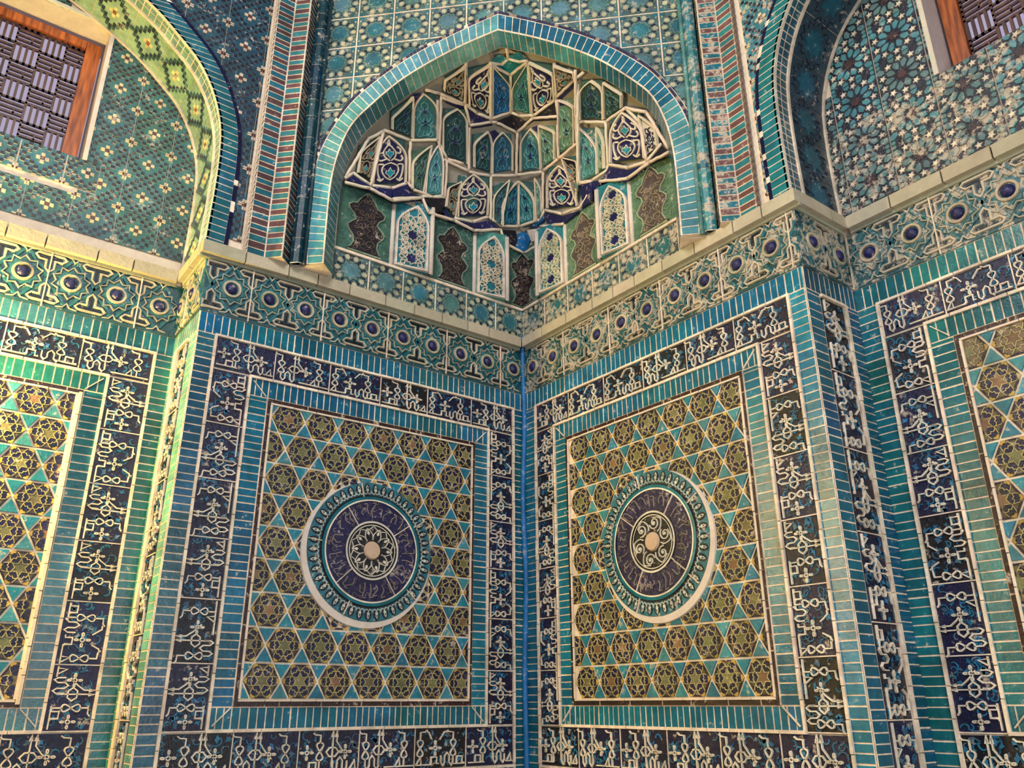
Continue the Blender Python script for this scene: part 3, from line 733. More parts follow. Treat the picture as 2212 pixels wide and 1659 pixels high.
# back wall tiles of the left niche (stepped diamonds)
t=thing('diamond_tile_field','green tiles with stepped dark diamonds and cream crosses around the left window','tile field',FC(-2.4,3.88,0))
mb=MB(FC);p=.222
ok=lambda s,v:INA(-s,v) and not WINB(-s,v) and v>3.878 and not(abs(s+NC)<.432 and 4.208<v<4.41)
for i in range(-8,10):
    for j in range(0,8):
        cx=-2.396-.0005+(i)*p;cy=4.064+(j-.0)*p*.995
        if not(-4.05<cx<-1.9):continue
        if 4.25<cy-.02<4.45 and abs(cx+NC)<.3: continue
        tile_diamond(mb,cx,cy,p,PAL_L,ok)
mb.build('relief_tiles',M_TILE,t)
mb=MB(FC)
for i in range(4): tile_diamond(mb,-3.06+(i-1.5)*p+.04,4.325,p*.98,(C(52,104,112),C(22,28,44),C(190,172,150,.6),C(60,34,36)),lambda s,v:4.208<v<4.398 and abs(s+NC)<.432,.006,True)
mb.build('plain_sill_tiles',M_TILE,t)
# back wall tiles of the right niche (petals and stars)
t=thing('star_tile_field','black tiles with turquoise petals and cream five-point stars beside the right window','tile field',FD(2.4,3.88,0))
mb=MB(FD);wb=MB(FD)
for i in range(-1,8):
    for j in range(0,7):
        cx=2.312+(i)*.2515;cy=4.272+(j-1)*.2455;cut=(2.1,3.878,4.05,5.5)
        if abs(cx-NC)<WH-.1 and cy-.12>4.34-.05: 
            continue
        # keep clear of the window and of the arch
        if not INA(cx if cx<NC else 2*NC-cx,cy-.12) and not INA(cx+.1,cy): continue
        c=list(cut)
        if cy+.13>WZ0-.02 and cy>4.45:
            if cx<NC: c[2]=min(c[2],NC-WH)
            else: c[0]=max(c[0],NC+WH)
        elif cy+.13>WZ0: 
            if abs(cx-NC)<WH+.1: c[3]=WZ0-.002
        tile_petal(wb if j<=1 else mb,cx,cy,.25,c)
mb.build('petal_tiles',M_TILE,t);wb.build('weathered_petal_tiles',M_WORN,t)
# spandrels above the niche arches
t=thing('spandrel_tile_field','dark shaded tiles with stepped diamonds between the left niche arch and the corner strips','tile field',FA(-2.0,3.88,0))
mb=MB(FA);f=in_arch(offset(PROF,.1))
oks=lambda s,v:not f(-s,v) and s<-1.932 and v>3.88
for i in range(-8,2):
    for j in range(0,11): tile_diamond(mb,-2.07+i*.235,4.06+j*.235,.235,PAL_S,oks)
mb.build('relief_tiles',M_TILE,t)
t=thing('spandrel_tile_field','weathered turquoise and cream diamond tiles between the right niche arch and the corner strips','tile field',FB(2.0,3.88,0))
mb=MB(FB);oks=lambda s,v:not f(s,v) and s>1.94 and v>3.88
for i in range(0,10):
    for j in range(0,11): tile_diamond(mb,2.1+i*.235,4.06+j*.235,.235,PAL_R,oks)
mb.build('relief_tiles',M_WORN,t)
# ================================================================= SQUINCH
CT=.015;CF=-1.66
SQI=smooth([(.985,3.88),(.987,4.1),(.985,4.4),(.955,4.62),(.89,4.81),(.78,4.945),(.61,5.105),(.43,5.225),(.22,5.335),(0,5.425)],4)
SQO=smooth([(1.088,3.88),(1.108,4.1),(1.118,4.3),(1.1,4.55),(1.055,4.72),(.975,4.88),(.88,5.025),(.7,5.19),(.49,5.335),(.24,5.46),(0,5.565)],4)
FQ0=FDG(CF)
slab('wall_corner_upper',[(-1.3,TOP),(-1.3,3.86)]+[(CT-u,v) for u,v in SQI]+[(CT+u,v) for u,v in SQI[::-1][1:]]+[(1.3,3.86),(1.3,TOP)],FQ0,-.003,-.115)
def in_sq(u,v):
    u=abs(u-CT)
    if v<SQO[0][1]:return u<SQO[0][0]
    for i in range(len(SQO)-1):
        if SQO[i][1]<=v<=SQO[i+1][1]:
            t=(v-SQO[i][1])/max(1e-6,SQO[i+1][1]-SQO[i][1]);return u<SQO[i][0]+(SQO[i+1][0]-SQO[i][0])*t
    return False
t=thing('squinch_tile_field','pale tiles of ten-point turquoise stars and cream drops above the central pointed arch','tile field',FQ0(0,5.6,0))
mb=MB(FQ0,keep=lambda u,v:not in_sq(u,v+.02));p=.2335
for i in range(-5,6):
    for j in range(0,9):
        cx=-.302+.0+(i+1)*p-.001;cy=5.073-3*.24+j*.24
        if cy>TOP+.1:continue
        if in_sq(cx,cy+.1) and in_sq(cx-.1,cy+.1) and in_sq(cx+.1,cy+.1):continue
        tile_star(mb,cx,cy,p,cut=(-1.14,3.88,1.16,TOP))
        mb.rect(cx-p/2-.004,cy-.12,cx-p/2+.004,cy+.12,.007,jit(GROUT,.1),0);mb.rect(cx-p/2,cy-.124,cx+p/2,cy-.117,.007,jit(GROUT,.1),0)
mb.build('relief_star_tiles',M_TILE,t)
# archivolt of the squinch
FQ1=FDG(CF);fi,Li=curve_fn(SQI);fo,Lo=curve_fn(SQO)
AF=thing('squinch_arch','large central pointed arch of light turquoise bricks with a dark navy outline','arch',FQ0(-1.0,3.87,0))
mb=MB(FQ1);n=44;lerp=lambda a,b,t:(a[0]+(b[0]-a[0])*t,a[1]+(b[1]-a[1])*t)
nb=MB(FQ1)
for half in (0,1):
    X=(lambda p:(CT-p[0],p[1])) if half==0 else (lambda p:(CT+p[0],p[1]))
    for i in range(n):
        a,b=i/n,(i+1)/n;e=.0012
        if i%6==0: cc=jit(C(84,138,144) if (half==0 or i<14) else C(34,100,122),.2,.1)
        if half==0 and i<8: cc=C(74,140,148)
        k=.80
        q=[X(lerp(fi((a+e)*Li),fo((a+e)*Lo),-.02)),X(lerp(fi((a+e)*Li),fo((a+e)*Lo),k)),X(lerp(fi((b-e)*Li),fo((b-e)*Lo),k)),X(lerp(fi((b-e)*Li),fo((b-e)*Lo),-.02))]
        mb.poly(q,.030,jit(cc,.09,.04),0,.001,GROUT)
        mb.poly([X(fi(a*Li)),X(fo(a*Lo)),X(fo(b*Lo)),X(fi(b*Li))],.0288,GROUT,0)
        for s in range(2):
            c,d=a+(b-a)*s/2,a+(b-a)*(s+1)/2
            ww=i%5==4 and s==1 and half==0
            nb.poly([X(lerp(fi(c*Li),fo(c*Lo),.84)),X(fo(c*Lo)),X(fo(d*Lo)),X(lerp(fi(d*Li),fo(d*Lo),.84))],.032,jit(C(40,36,66) if R.random()<.85 else C(150,130,112),.2) if not ww else GROUT,.0,.001)
            nb.poly([X(fo(c*Lo)),X(lerp(fi(c*Li),fo(c*Lo),1.1)),X(lerp(fi(d*Li),fo(d*Lo),1.1)),X(fo(d*Lo))],.014,GROUT,0)
mb.build('brick_ring',M_BRICK,AF);nb.build('navy_outline',M_TILE,AF)
for half in (0,1):
    sx=-1 if half==0 else 1
    def fs(a,d,h):
        p=fi(a);e=fi(a+.004);e0=fi(a-.004);dx,dy=e[0]-e0[0],e[1]-e0[1];l=math.hypot(dx,dy) or 1
        q=(p[0]-dy/l*h,p[1]+dx/l*h);return FQ0(CT+sx*q[0],q[1],-d)
    mb=MB(fs,True)
    for i in range(n):
        a,b=i/n*Li+.002,(i+1)/n*Li-.002
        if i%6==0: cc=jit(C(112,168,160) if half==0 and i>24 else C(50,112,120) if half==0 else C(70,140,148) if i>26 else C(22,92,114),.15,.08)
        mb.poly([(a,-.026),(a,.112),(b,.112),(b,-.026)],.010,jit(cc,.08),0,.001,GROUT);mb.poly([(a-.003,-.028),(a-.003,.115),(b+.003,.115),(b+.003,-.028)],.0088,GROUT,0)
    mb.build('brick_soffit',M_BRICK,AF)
# ---- folded brown and turquoise corner strips ----------------------------------------
def corner_strip(side):
    ft=-1.256 if side<0 else 1.284
    lab='folded strip of alternating brown and turquoise bricks '+('left of the central arch' if side<0 else 'right of the central arch')
    P=FDG(-1.85)(ft,0,0)
    t=thing('brick_strip',lab,'brick strip',(P[0],P[1],3.87))
    FX=FDG(-1.85);g=FDG(-1.85);alt=[C(58,118,120),C(104,70,68)] if side<0 else [C(22,104,116),C(108,72,68)]
    mb=MB(FX);w=.098
    x0,x1=(ft,ft+w) if side<0 else (ft-w,ft)
    bricks(mb,x0,3.873,x1,TOP,.0375,TEAL,.004,.005,0,alt,run=False)
    # body behind the face, back to the squinch wall
    mb.rect(x0,3.873,x1,TOP,-.002,GROUT,-.14);mb.build('squinch_face',M_WORN if side>0 else M_BRICK,t)
    # return towards the colonnette (dark bricks)
    e=x1 if side<0 else x0
    def fr(d,v,h): return FX(e+(h if side<0 else -h),v,-d)
    mb=MB(fr);bricks(mb,.0,3.873,.13,TOP,.0375,C(30,62,70),.003,.004,0,[C(26,66,78),C(62,46,48)],run=False);mb.build('return_face',M_TILE,t)
    # cardinal face
    w2=.104
    if side<0:
        fa=lambda s,v,h:(P[0]-s,P[1]-h,v)
    else: fa=lambda s,v,h:(P[0]-h,P[1]-s,v)
    mb=MB(fa);mb.rect(0,3.873,w2,TOP,-.001,GROUT,-.05)
    alt=[C(34,90,102),C(84,58,58)] if side<0 else [C(54,120,122),C(110,74,68)]
    bricks(mb,.004,3.873,w2,TOP-.1,.0375,TEAL,.004,.005,0,alt,run=False,skew=.0)
    mb.build('side_face',M_BRICK,t)
    # outer arris return and twisted cord
    mb=MB();sg=1
    for k in range(2):
        pts=[]
        for i in range(190):
            z=3.873+i*(TOP-3.873)/189;an=z*70+k*PI
            o=fa(w2+.009,z,.0);pts.append((o[0]+.005*math.cos(an),o[1]+.005*math.sin(an),z))
        mb.tube3(pts,.0058,C(196,176,150,.3) if side<0 else C(112,92,78,.3),6)
    mb.build('twisted_cord',M_PLAIN,t,True)
corner_strip(-1);corner_strip(1)
# ---- colonnettes -----------------------------------------------------------------------
def colonnette(tc,side,label):
    F=FDG(-1.715);o=F(tc,0,0);t=thing('colonnette',label,'column',(o[0],o[1],3.873))
    seg=8;r=.036
    mb=MB()
    z=3.873
    while z<TOP:
        z2=min(z+R.uniform(.1,.17),TOP);c=jit(C(12,52,64) if side<0 else C(46,118,122),.3,.12)
        for k in range(seg):
            a,b=2*PI*k/seg,2*PI*(k+1)/seg
            za=lambda an:.018*abs(math.cos(an*.5+PI*.875))
            P=lambda an,zz:(o[0]+r*math.cos(an),o[1]+r*math.sin(an),zz)
            mb.raw([P(a,z+za(a)),P(b,z+za(b)),P(b,z2+za(b)-.004),P(a,z2+za(a)-.004)],c)
            q=lambda an,zz:(o[0]+(r-.002)*math.cos(an),o[1]+(r-.002)*math.sin(an),zz)
            mb.raw([q(a,z+za(a)-.006),q(b,z+za(b)-.006),q(b,z+za(b)),q(a,z+za(a))],GROUT)
        z=z2
    mb.build('shaft',M_TILE if side<0 else M_WORN,t)
    mb=MB()
    for d in (-1,1):
        p=F(tc+d*.047,0,-.005);mb.tube3([(p[0],p[1],3.873),(p[0],p[1],TOP)],.013,C(16,48,58) if side<0 else C(84,132,126),6)
    mb.build('side_moulding',M_TILE,t,True)
colonnette(-1.118,-1,'dark blue-green eight-sided colonnette left of the central arch')
colonnette(1.148,1,'light turquoise worn eight-sided colonnette right of the central arch')
# ---- lower zone of the squinch: star tile row, vase panels and lattice panes ---------------
for F,sg,lab,nm in ((FA,-1,'row of star tiles above the ledge of the left corner wall','A'),(FB,1,'row of star tiles above the ledge of the right corner wall','B')):
    mb=MB(F)
    for k in range(6):
        cx=sg*(.115+k*.2345)+(0 if sg<0 else .01);tile_star(mb,cx,3.985,.232,cut=(-1.4,3.874,1.43,4.096))
        e=cx+.117;mb.rect(e-.004,3.874,e+.004,4.1,.007,jit(GROUT,.1),0)
    mb.rect(min(0,sg*1.42),4.095,max(0,sg*1.42),4.112,.016,GROUT,0)
    tag(mb.build('star_tile_row',M_TILE if sg<0 else M_WORN),lab,'tile row')
VASE=[(.36,0),(.30,.05),(.24,.13),(.26,.22),(.36,.30),(.38,.36),(.30,.42),(.22,.47),(.26,.54),(.36,.60),(.38,.66),(.30,.71),(.22,.72),(.16,.80),(.08,.87),(0,.92)]
def vase_panel(F,x0,x1,label,dark,half=None,slope=0,z1=4.575):
    z0=4.112;W=x1-x0;H=z1-z0
    t=thing('vase_panel',label,'tile panel',F((x0+x1)/2,z0,0));mb=MB(F)
    mb.poly([(x0,z0),(x1,z0),(x1,z1+max(0,slope)),(x0,z1+max(0,-slope))],.008,jit(C(62,96,86) if dark else C(94,122,98),.1),0)
    for i in range(70 if not half else 36):
        x=R.uniform(x0+.02,x1-.02);y=R.uniform(z0+.02,z1-.02);r=R.uniform(.01,.024);an=R.uniform(0,6);s=R.choice((-1,1))
        p=[(min(max(x+r*(1-.09*j)*math.cos(an+s*j*.7),x0),x1),y+r*(1-.09*j)*math.sin(an+s*j*.7)) for j in range(8)]
        mb.ribbon(p,.005,.0125,.008,jit(C(86,128,112) if dark else C(124,152,122),.15,.08))
    mb.build('scrolled_ground',M_TILE,t)
    ax=(x0+x1)/2 if not half else (x1 if half=='R' else x0);w=(W if not half else 2*W)*.90
    L=[(-a,b) for a,b in VASE[:-1]]+[(a,b) for a,b in VASE[::-1]]
    if half=='R':L=[(-a,b) for a,b in VASE]+[(0,0)]
    if half=='L':L=[(a,b) for a,b in VASE]+[(0,0)]
    q=[(ax+a*w,z0+.01+b*H) for a,b in L]
    mb=MB(F);mb.poly(q,.014,C(40,34,40) if dark else C(84,74,70),.008);
    sc=C(92,78,70) if dark else C(150,132,108)
    mb.ribbon(q,.010,.020,.008,jit(C(116,132,112) if dark else C(150,158,122),.1),True)
    s=[1,-1] if not half else ([-1] if half=='R' else [1])
    for m in s:
        for (cx,cy,r,a) in ((.09,.14,.11,0),(.1,.40,.10,2),(.2,.36,.07,1),(.1,.60,.09,3),(.22,.62,.07,0),(.05,.78,.06,1),(.2,.06,.06,2),(.13,.27,.06,4),(.14,.50,.05,2)):
            p=[(ax+m*w*(cx+r*(1-.07*j)*math.cos(a+j*.6)),z0+.01+H*(cy+r*.62*(1-.07*j)*math.sin(a+j*.6))) for j in range(13)]
            mb.ribbon(p,.0065,.020,.014,jit(sc,.2))
        mb.ribbon(smooth([(ax+m*w*u,z0+.01+v*H) for u,v in ((0,.04),(.2,.16),(.02,.30),(.2,.42),(.0,.52),(.2,.66),(0,.86))],4),.006,.020,.014,jit(sc,.2))
    mb.build('carved_vase_shape',M_TILE,t)
def arch_out(n=8,ap=.5,sh=.62):
    """unit pointed arch outline: (0,0)(1,0) up to springing sh then to the apex (ap,1)"""
    o=[(0,0),(1,0)]
    for i in range(n+1):
        a=i/n;o.append((ap+(1-ap)*(1-a**1.8),sh+(1-sh)*a**.9))
    for i in range(n-1,-1,-1):
        a=i/n;o.append((ap-ap*(1-a**1.8),sh+(1-sh)*a**.9))
    return o
def quadF(P):
    """frame over four 3D corners BL,BR,TR,TL"""
    a,b,c,d=map(Vector,P);nr=((b-a).cross(d-a)+(d-c).cross(b-c)).normalized()
    def f(x,y,h):
        p=a*(1-x)*(1-y)+b*x*(1-y)+c*x*y+d*(1-x)*y+nr*h;return (p.x,p.y,p.z)
    return f
def lattice_pane(F,x0,x1,h0,h1,label,navy,apx,z1=4.60):
    z0=4.112;P=[F(x0,z0,h0),F(x1,z0,h1),F(x1,z1+(.02 if h1>h0 else 0),h1),F(x0,z1+(.02 if h0>h1 else 0),h0)]
    f=quadF(P);W=math.dist(P[0],P[1]);H=math.dist(P[0],P[3])
    g=lambda u,v,h:f(u/W,v/H,h)
    t=thing('lattice_pane',label,'tile panel',F((x0+x1)/2,z0,0));mb=MB(g)
    mb.rect(0,0,W,H,.004,jit(C(40,118,124) if navy else C(70,136,124),.1),-.045)
    out=[(.03+u*(W-.06),.012+v*(H-.05)) for u,v in arch_out(8,apx,.66)]
    mb.ribbon(out,.016,.022,.004,PLAS,True);mb.build('pane_ground',M_TILE,t)
    ins=lambda u,v:.035<u<W-.035 and .015<v and (v<H*.63 or v<H*(.63+.3*(1-abs((u/W-apx)/max(apx if u/W<apx else 1-apx,.01))**1.6)))
    mb=MB(g);cr=jit(C(212,200,172,.7),.05);r=W*.235
    q=[(u,v) for u,v in out];mb.poly(q,.007,C(24,96,112) if not navy else C(20,110,124),.004)
    r=.088
    for k in range(-1,5):
        cy=.085+.165*k*.5*2/2;cx=W/2 if k%2==0 else None
        for x in ((W/2,) if k%2==0 else (.03,W-.03)):
            y=.075+.082*k
            def seg(p,w=.0058):
                if all(ins(*u) for u in p): mb.ribbon(p,w,.019,.006,cr)
            st=star(x,y,r*.40,r*.27,8)
            if all(ins(*u) for u in st): mb.poly(st,.0095,jit(C(18,20,72) if navy else C(18,100,118),.2),.007)
            for i in range(8):
                a=2*PI*i/8;P2=lambda rr,d:(x+rr*math.cos(a+d),y+rr*math.sin(a+d))
                seg([P2(r*.5,0),P2(r*.36,PI/8)]);seg([P2(r*.5,0),P2(r*.36,-PI/8)])
                seg([P2(r*.5,0),P2(r*.75,.25),P2(r*.98,0)]);seg([P2(r*.5,0),P2(r*.75,-.25),P2(r*.98,0)])
                seg([P2(r*.98,0),P2(r*.86,PI/8),P2(r*.98,PI/4)])
                if i%2==0:
                    w=[P2(r*.72,PI/8-.1),P2(r*.72,PI/8+.1),P2(r*.62,PI/8)]
                    if all(ins(*u) for u in w): mb.poly(w,.0095,INK,.007)
    mb.build('star_lattice',M_TILE,t)
    mb=MB();e=0 if h1<h0 else 1
    for (x,h) in ((x0,h0),(x1,h1)): mb.tube3([F(x,z0,h+.004),F(x,z1,h+.004)],.016,PLAS,8)
    mb.build('plaster_arris',M_PLAIN,t,True)
vase_panel(FA,-1.395,-1.035,'green panel with a dark carved vase shape, far left under the central arch',True,slope=0)
vase_panel(FA,-.765,-.415,'green panel with a dark carved vase shape between two lattice panes on the left',True)
vase_panel(FA,-.165,-.006,'left half of the dark vase panel folded into the room corner',True,half='R')
vase_panel(FB,.006,.222,'right half of the dark vase panel folded into the room corner',True,half='L')
vase_panel(FB,.478,.828,'pale green panel with a worn vase shape between two lattice panes on the right',False)
vase_panel(FB,1.078,1.42,'pale green panel with a worn vase shape, far right under the central arch',False,slope=0)
lattice_pane(FA,-1.03,-.77,.0,.045,'arched cream star-lattice pane with navy stars, leftmost of the four',True,.62)
lattice_pane(FA,-.41,-.17,.0,.045,'arched cream star-lattice pane with turquoise stars, just left of the room corner',False,.62)
lattice_pane(FB,.225,.472,.045,0,'arched cream star-lattice pane with navy stars, just right of the room corner',True,.4)
lattice_pane(FB,.832,1.072,.045,0,'arched cream star-lattice pane on green ground, rightmost of the four',True,.4)
# ================================================================= MUQARNAS HALF-VAULT
# coordinates: (t along the arch plane, z, depth behind the arch plane)
PANES=[
 ('a','navy',1,0.7,[(-0.248,5.255,0.419),(-0.132,5.286,0.584),(-0.072,5.389,0.216),(-0.211,5.329,0.18)]),
 ('a','blue',0,0.62,[(-0.123,5.29,0.59),(-0.006,5.339,0.618),(0.033,5.411,0.354),(-0.064,5.391,0.236)]),
 ('b','teal',1,0.55,[(0.016,5.353,0.622),(0.145,5.287,0.61),(0.174,5.359,0.203),(0.057,5.398,0.339)]),
 ('b','navy',0,0.72,[(0.156,5.281,0.605),(0.317,5.23,0.421),(0.329,5.282,0.175),(0.182,5.356,0.201)]),
 ('c','dark',1,0.8,[(-0.374,5.233,0.232),(-0.275,5.251,0.381),(-0.225,5.324,0.145),(-0.35,5.257,0.152)]),
 ('d','dark',0,0.8,[(0.339,5.237,0.36),(0.46,5.201,0.216),(0.454,5.216,0.159),(0.342,5.276,0.165)]),
 ('e','tealdark',1,0.6,[(-0.7,4.964,0.226),(-0.612,4.993,0.361),(-0.555,5.132,0.155),(-0.679,5.023,0.141)]),
 ('e','teal',0.4,0.6,[(-0.605,4.993,0.371),(-0.467,5.046,0.459),(-0.418,5.205,0.226),(-0.547,5.156,0.15)]),
 ('f','tealdark',0.6,0.72,[(-0.45,4.991,0.556),(-0.316,5.006,0.699),(-0.271,5.24,0.438),(-0.407,5.182,0.342)]),
 ('g','tealdark',0.75,0.62,[(-0.273,4.997,0.733),(-0.177,5.02,0.85),(-0.141,5.228,0.667),(-0.25,5.161,0.597)]),
 ('g','bluedark',0.5,0.62,[(-0.168,5.023,0.857),(-0.038,5.08,0.917),(-0.013,5.258,0.749),(-0.135,5.23,0.671)]),
 ('h','teal',0.55,0.6,[(0.029,5.091,0.947),(0.179,5.032,0.871),(0.191,5.217,0.659),(0.06,5.258,0.729)]),
 ('h','green',0,0.75,[(0.184,5.034,0.864),(0.286,5.011,0.742),(0.304,5.152,0.578),(0.195,5.221,0.648)]),
 ('i','green',0,0.75,[(0.314,5.028,0.717),(0.428,5.009,0.603),(0.447,5.17,0.353),(0.346,5.22,0.415)]),
 ('j','tealdark',0.5,0.66,[(0.48,5.078,0.447),(0.624,5.001,0.369),(0.632,5.101,0.14),(0.494,5.176,0.215)]),
 ('j','greendark',0,0.75,[(0.633,4.995,0.361),(0.738,4.955,0.226),(0.742,4.994,0.125),(0.64,5.091,0.15)]),
 ('k','navydark',1,0.6,[(-0.886,4.618,0.181),(-0.835,4.619,0.27),(-0.779,4.895,0.212),(-0.865,4.802,0.147)]),
 ('k','navy',0.38,0.5,[(-0.821,4.603,0.284),(-0.658,4.697,0.429),(-0.634,4.968,0.321),(-0.79,4.891,0.199)]),
 ('l','greendark',1,0.6,[(-0.623,4.674,0.472),(-0.576,4.701,0.56),(-0.514,5.006,0.482),(-0.614,4.916,0.398)]),
 ('l','teal',0.6,0.5,[(-0.562,4.701,0.575),(-0.466,4.722,0.639),(-0.432,5.033,0.518),(-0.526,4.994,0.478)]),
 ('m','navydark',1,0.7,[(-0.446,4.649,0.666),(-0.402,4.605,0.742),(-0.365,4.882,0.733),(-0.428,4.834,0.658)]),
 ('m','navy',0.45,0.5,[(-0.384,4.627,0.762),(-0.211,4.719,0.91),(-0.184,4.994,0.832),(-0.372,4.923,0.705)]),
 ('n','tealdark',1,0.55,[(-0.175,4.691,0.951),(-0.125,4.681,0.984),(-0.061,5.002,0.93),(-0.163,4.942,0.885)]),
 ('n','bluedark',1,0.4,[(-0.118,4.677,0.991),(-0.028,4.757,1.131),(-0.009,5.051,1.008),(-0.11,4.972,0.901)]),
 ('n','teal',0,0.4,[(-0.014,4.771,1.141),(0.118,4.71,1.018),(0.13,4.963,0.916),(0.005,5.057,1.017)]),
 ('n','green',0,0.6,[(0.128,4.709,1.009),(0.167,4.753,0.981),(0.17,4.964,0.896),(0.13,4.98,0.906)]),
 ('o','navy',0.42,0.5,[(0.214,4.754,0.932),(0.425,4.627,0.751),(0.433,4.89,0.688),(0.229,5.006,0.807)]),
 ('o','navydark',0,0.7,[(0.428,4.631,0.747),(0.451,4.773,0.681),(0.433,4.94,0.631),(0.337,5.001,0.724)]),
 ('p','teal',0,0.45,[(0.45,4.77,0.682),(0.566,4.753,0.599),(0.58,4.991,0.449),(0.468,5.047,0.497)]),
 ('p','green',0,0.6,[(0.573,4.753,0.592),(0.616,4.726,0.507),(0.621,4.948,0.401),(0.584,4.994,0.442)]),
 ('q','navy',0.42,0.5,[(0.657,4.731,0.461),(0.856,4.609,0.279),(0.844,4.87,0.182),(0.672,4.975,0.301)]),
 ('q','navywhite',0,0.65,[(0.866,4.621,0.267),(0.931,4.598,0.164),(0.921,4.75,0.126),(0.842,4.858,0.203)]),
]
CONSOLES=[
 ('a','navy',[(-0.27,5.241,0.403),(-0.129,5.253,0.598),(-0.256,5.193,0.528),(-0.269,5.226,0.447)]),
 ('a','ink',[(-0.105,5.262,0.613),(0.005,5.329,0.643),(0.005,5.298,0.697),(0.001,5.278,0.725),(-0.067,5.269,0.653)]),
 ('b','ink',[(0.005,5.329,0.643),(0.089,5.273,0.655),(0.157,5.255,0.595),(0.001,5.278,0.725)]),
 ('b','ink',[(0.157,5.255,0.595),(0.329,5.218,0.415),(0.32,5.177,0.505)]),
 ('a','teal',[(-0.006,5.414,0.259),(0.042,5.412,0.213),(0.11,5.382,0.218),(0.05,5.403,0.317)]),
 ('a','teal',[(-0.059,5.392,0.196),(-0.011,5.414,0.164),(0.041,5.413,0.209),(-0.005,5.414,0.257)]),
 ('b','teal',[(0.05,5.41,0.187),(0.126,5.379,0.131),(0.165,5.36,0.186),(0.116,5.379,0.214)]),
 ('a','stripe',[(-0.059,5.394,0.147),(-0.005,5.428,0.125),(0.047,5.412,0.127),(0.04,5.414,0.172),(-0.011,5.415,0.161)]),
 ('b','stripe',[(0.051,5.411,0.13),(0.123,5.381,0.122),(0.168,5.36,0.171),(0.126,5.379,0.133),(0.046,5.412,0.173)]),
 ('c','navy',[(-0.387,5.219,0.247),(-0.281,5.243,0.381),(-0.283,5.237,0.393),(-0.378,5.213,0.282)]),
 ('d','navy',[(0.342,5.229,0.365),(0.454,5.202,0.209),(0.454,5.197,0.23),(0.347,5.222,0.376)]),
 ('g','navy',[(-0.149,5.208,0.647),(-0.115,5.23,0.656),(-0.086,5.222,0.704),(-0.14,5.156,0.724)]),
 ('h','navy',[(0.136,5.229,0.667),(0.188,5.211,0.63),(0.188,5.18,0.673)]),
 ('e','navy',[(-0.555,5.13,0.132),(-0.505,5.16,0.152),(-0.558,5.111,0.204)]),
 ('f','navy',[(-0.336,5.175,0.443),(-0.292,5.216,0.431),(-0.289,5.203,0.46),(-0.342,5.166,0.45)]),
 ('i','navy',[(0.346,5.207,0.411),(0.373,5.192,0.398),(0.396,5.157,0.431),(0.344,5.185,0.457)]),
 ('k','navy',[(-0.927,4.539,0.125),(-0.896,4.584,0.158),(-0.821,4.558,0.239),(-0.832,4.542,0.228)]),
 ('k','navy',[(-0.811,4.559,0.25),(-0.716,4.604,0.359),(-0.715,4.532,0.356)]),
 ('k','navy',[(-0.716,4.604,0.359),(-0.639,4.692,0.439),(-0.63,4.644,0.454),(-0.57,4.648,0.52),(-0.709,4.533,0.363)]),
 ('l','ink',[(-0.566,4.649,0.524),(-0.444,4.712,0.652),(-0.459,4.606,0.638),(-0.496,4.565,0.594)]),
 ('l','navy',[(-0.459,4.606,0.638),(-0.443,4.627,0.657),(-0.39,4.57,0.71),(-0.434,4.565,0.662)]),
 ('m','navy',[(-0.384,4.579,0.717),(-0.285,4.613,0.826),(-0.282,4.565,0.827)]),
 ('m','navy',[(-0.285,4.613,0.826),(-0.196,4.684,0.917),(-0.14,4.662,0.979),(-0.282,4.565,0.827)]),
 ('n','ink',[(-0.124,4.655,0.995),(-0.034,4.694,1.085),(-0.011,4.558,1.119),(-0.107,4.559,1.017)]),
 ('n','bright',[(-0.024,4.674,1.099),(0.025,4.705,1.124),(0.075,4.618,1.082),(0.026,4.546,1.137),(-0.036,4.554,1.094)]),
 ('n','chip',[(0.043,4.704,1.105),(0.148,4.643,1.003),(0.147,4.565,1.006),(0.076,4.591,1.082)]),
 ('n','bright',[(0.07,4.715,1.075),(0.112,4.709,1.033),(0.181,4.717,0.96),(0.18,4.692,0.965),(0.111,4.688,1.037)]),
 ('o','navy',[(0.179,4.738,0.959),(0.314,4.614,0.828),(0.325,4.548,0.811),(0.201,4.641,0.947)]),
 ('o','navy',[(0.314,4.614,0.828),(0.437,4.556,0.689),(0.325,4.548,0.811)]),
 ('o','navy',[(0.46,4.725,0.665),(0.53,4.681,0.593),(0.525,4.564,0.595),(0.454,4.571,0.673)]),
 ('q','navy',[(0.636,4.712,0.474),(0.753,4.588,0.349),(0.747,4.538,0.353),(0.585,4.661,0.535)]),
 ('q','navy',[(0.753,4.588,0.349),(0.858,4.535,0.233),(0.747,4.538,0.353)]),
 ('q','ink',[(0.88,4.542,0.207),(0.949,4.575,0.13),(0.978,4.51,0.106)]),
 ('p','navy',[(0.452,4.74,0.672),(0.577,4.671,0.542),(0.567,4.618,0.556),(0.451,4.662,0.68)]),
]
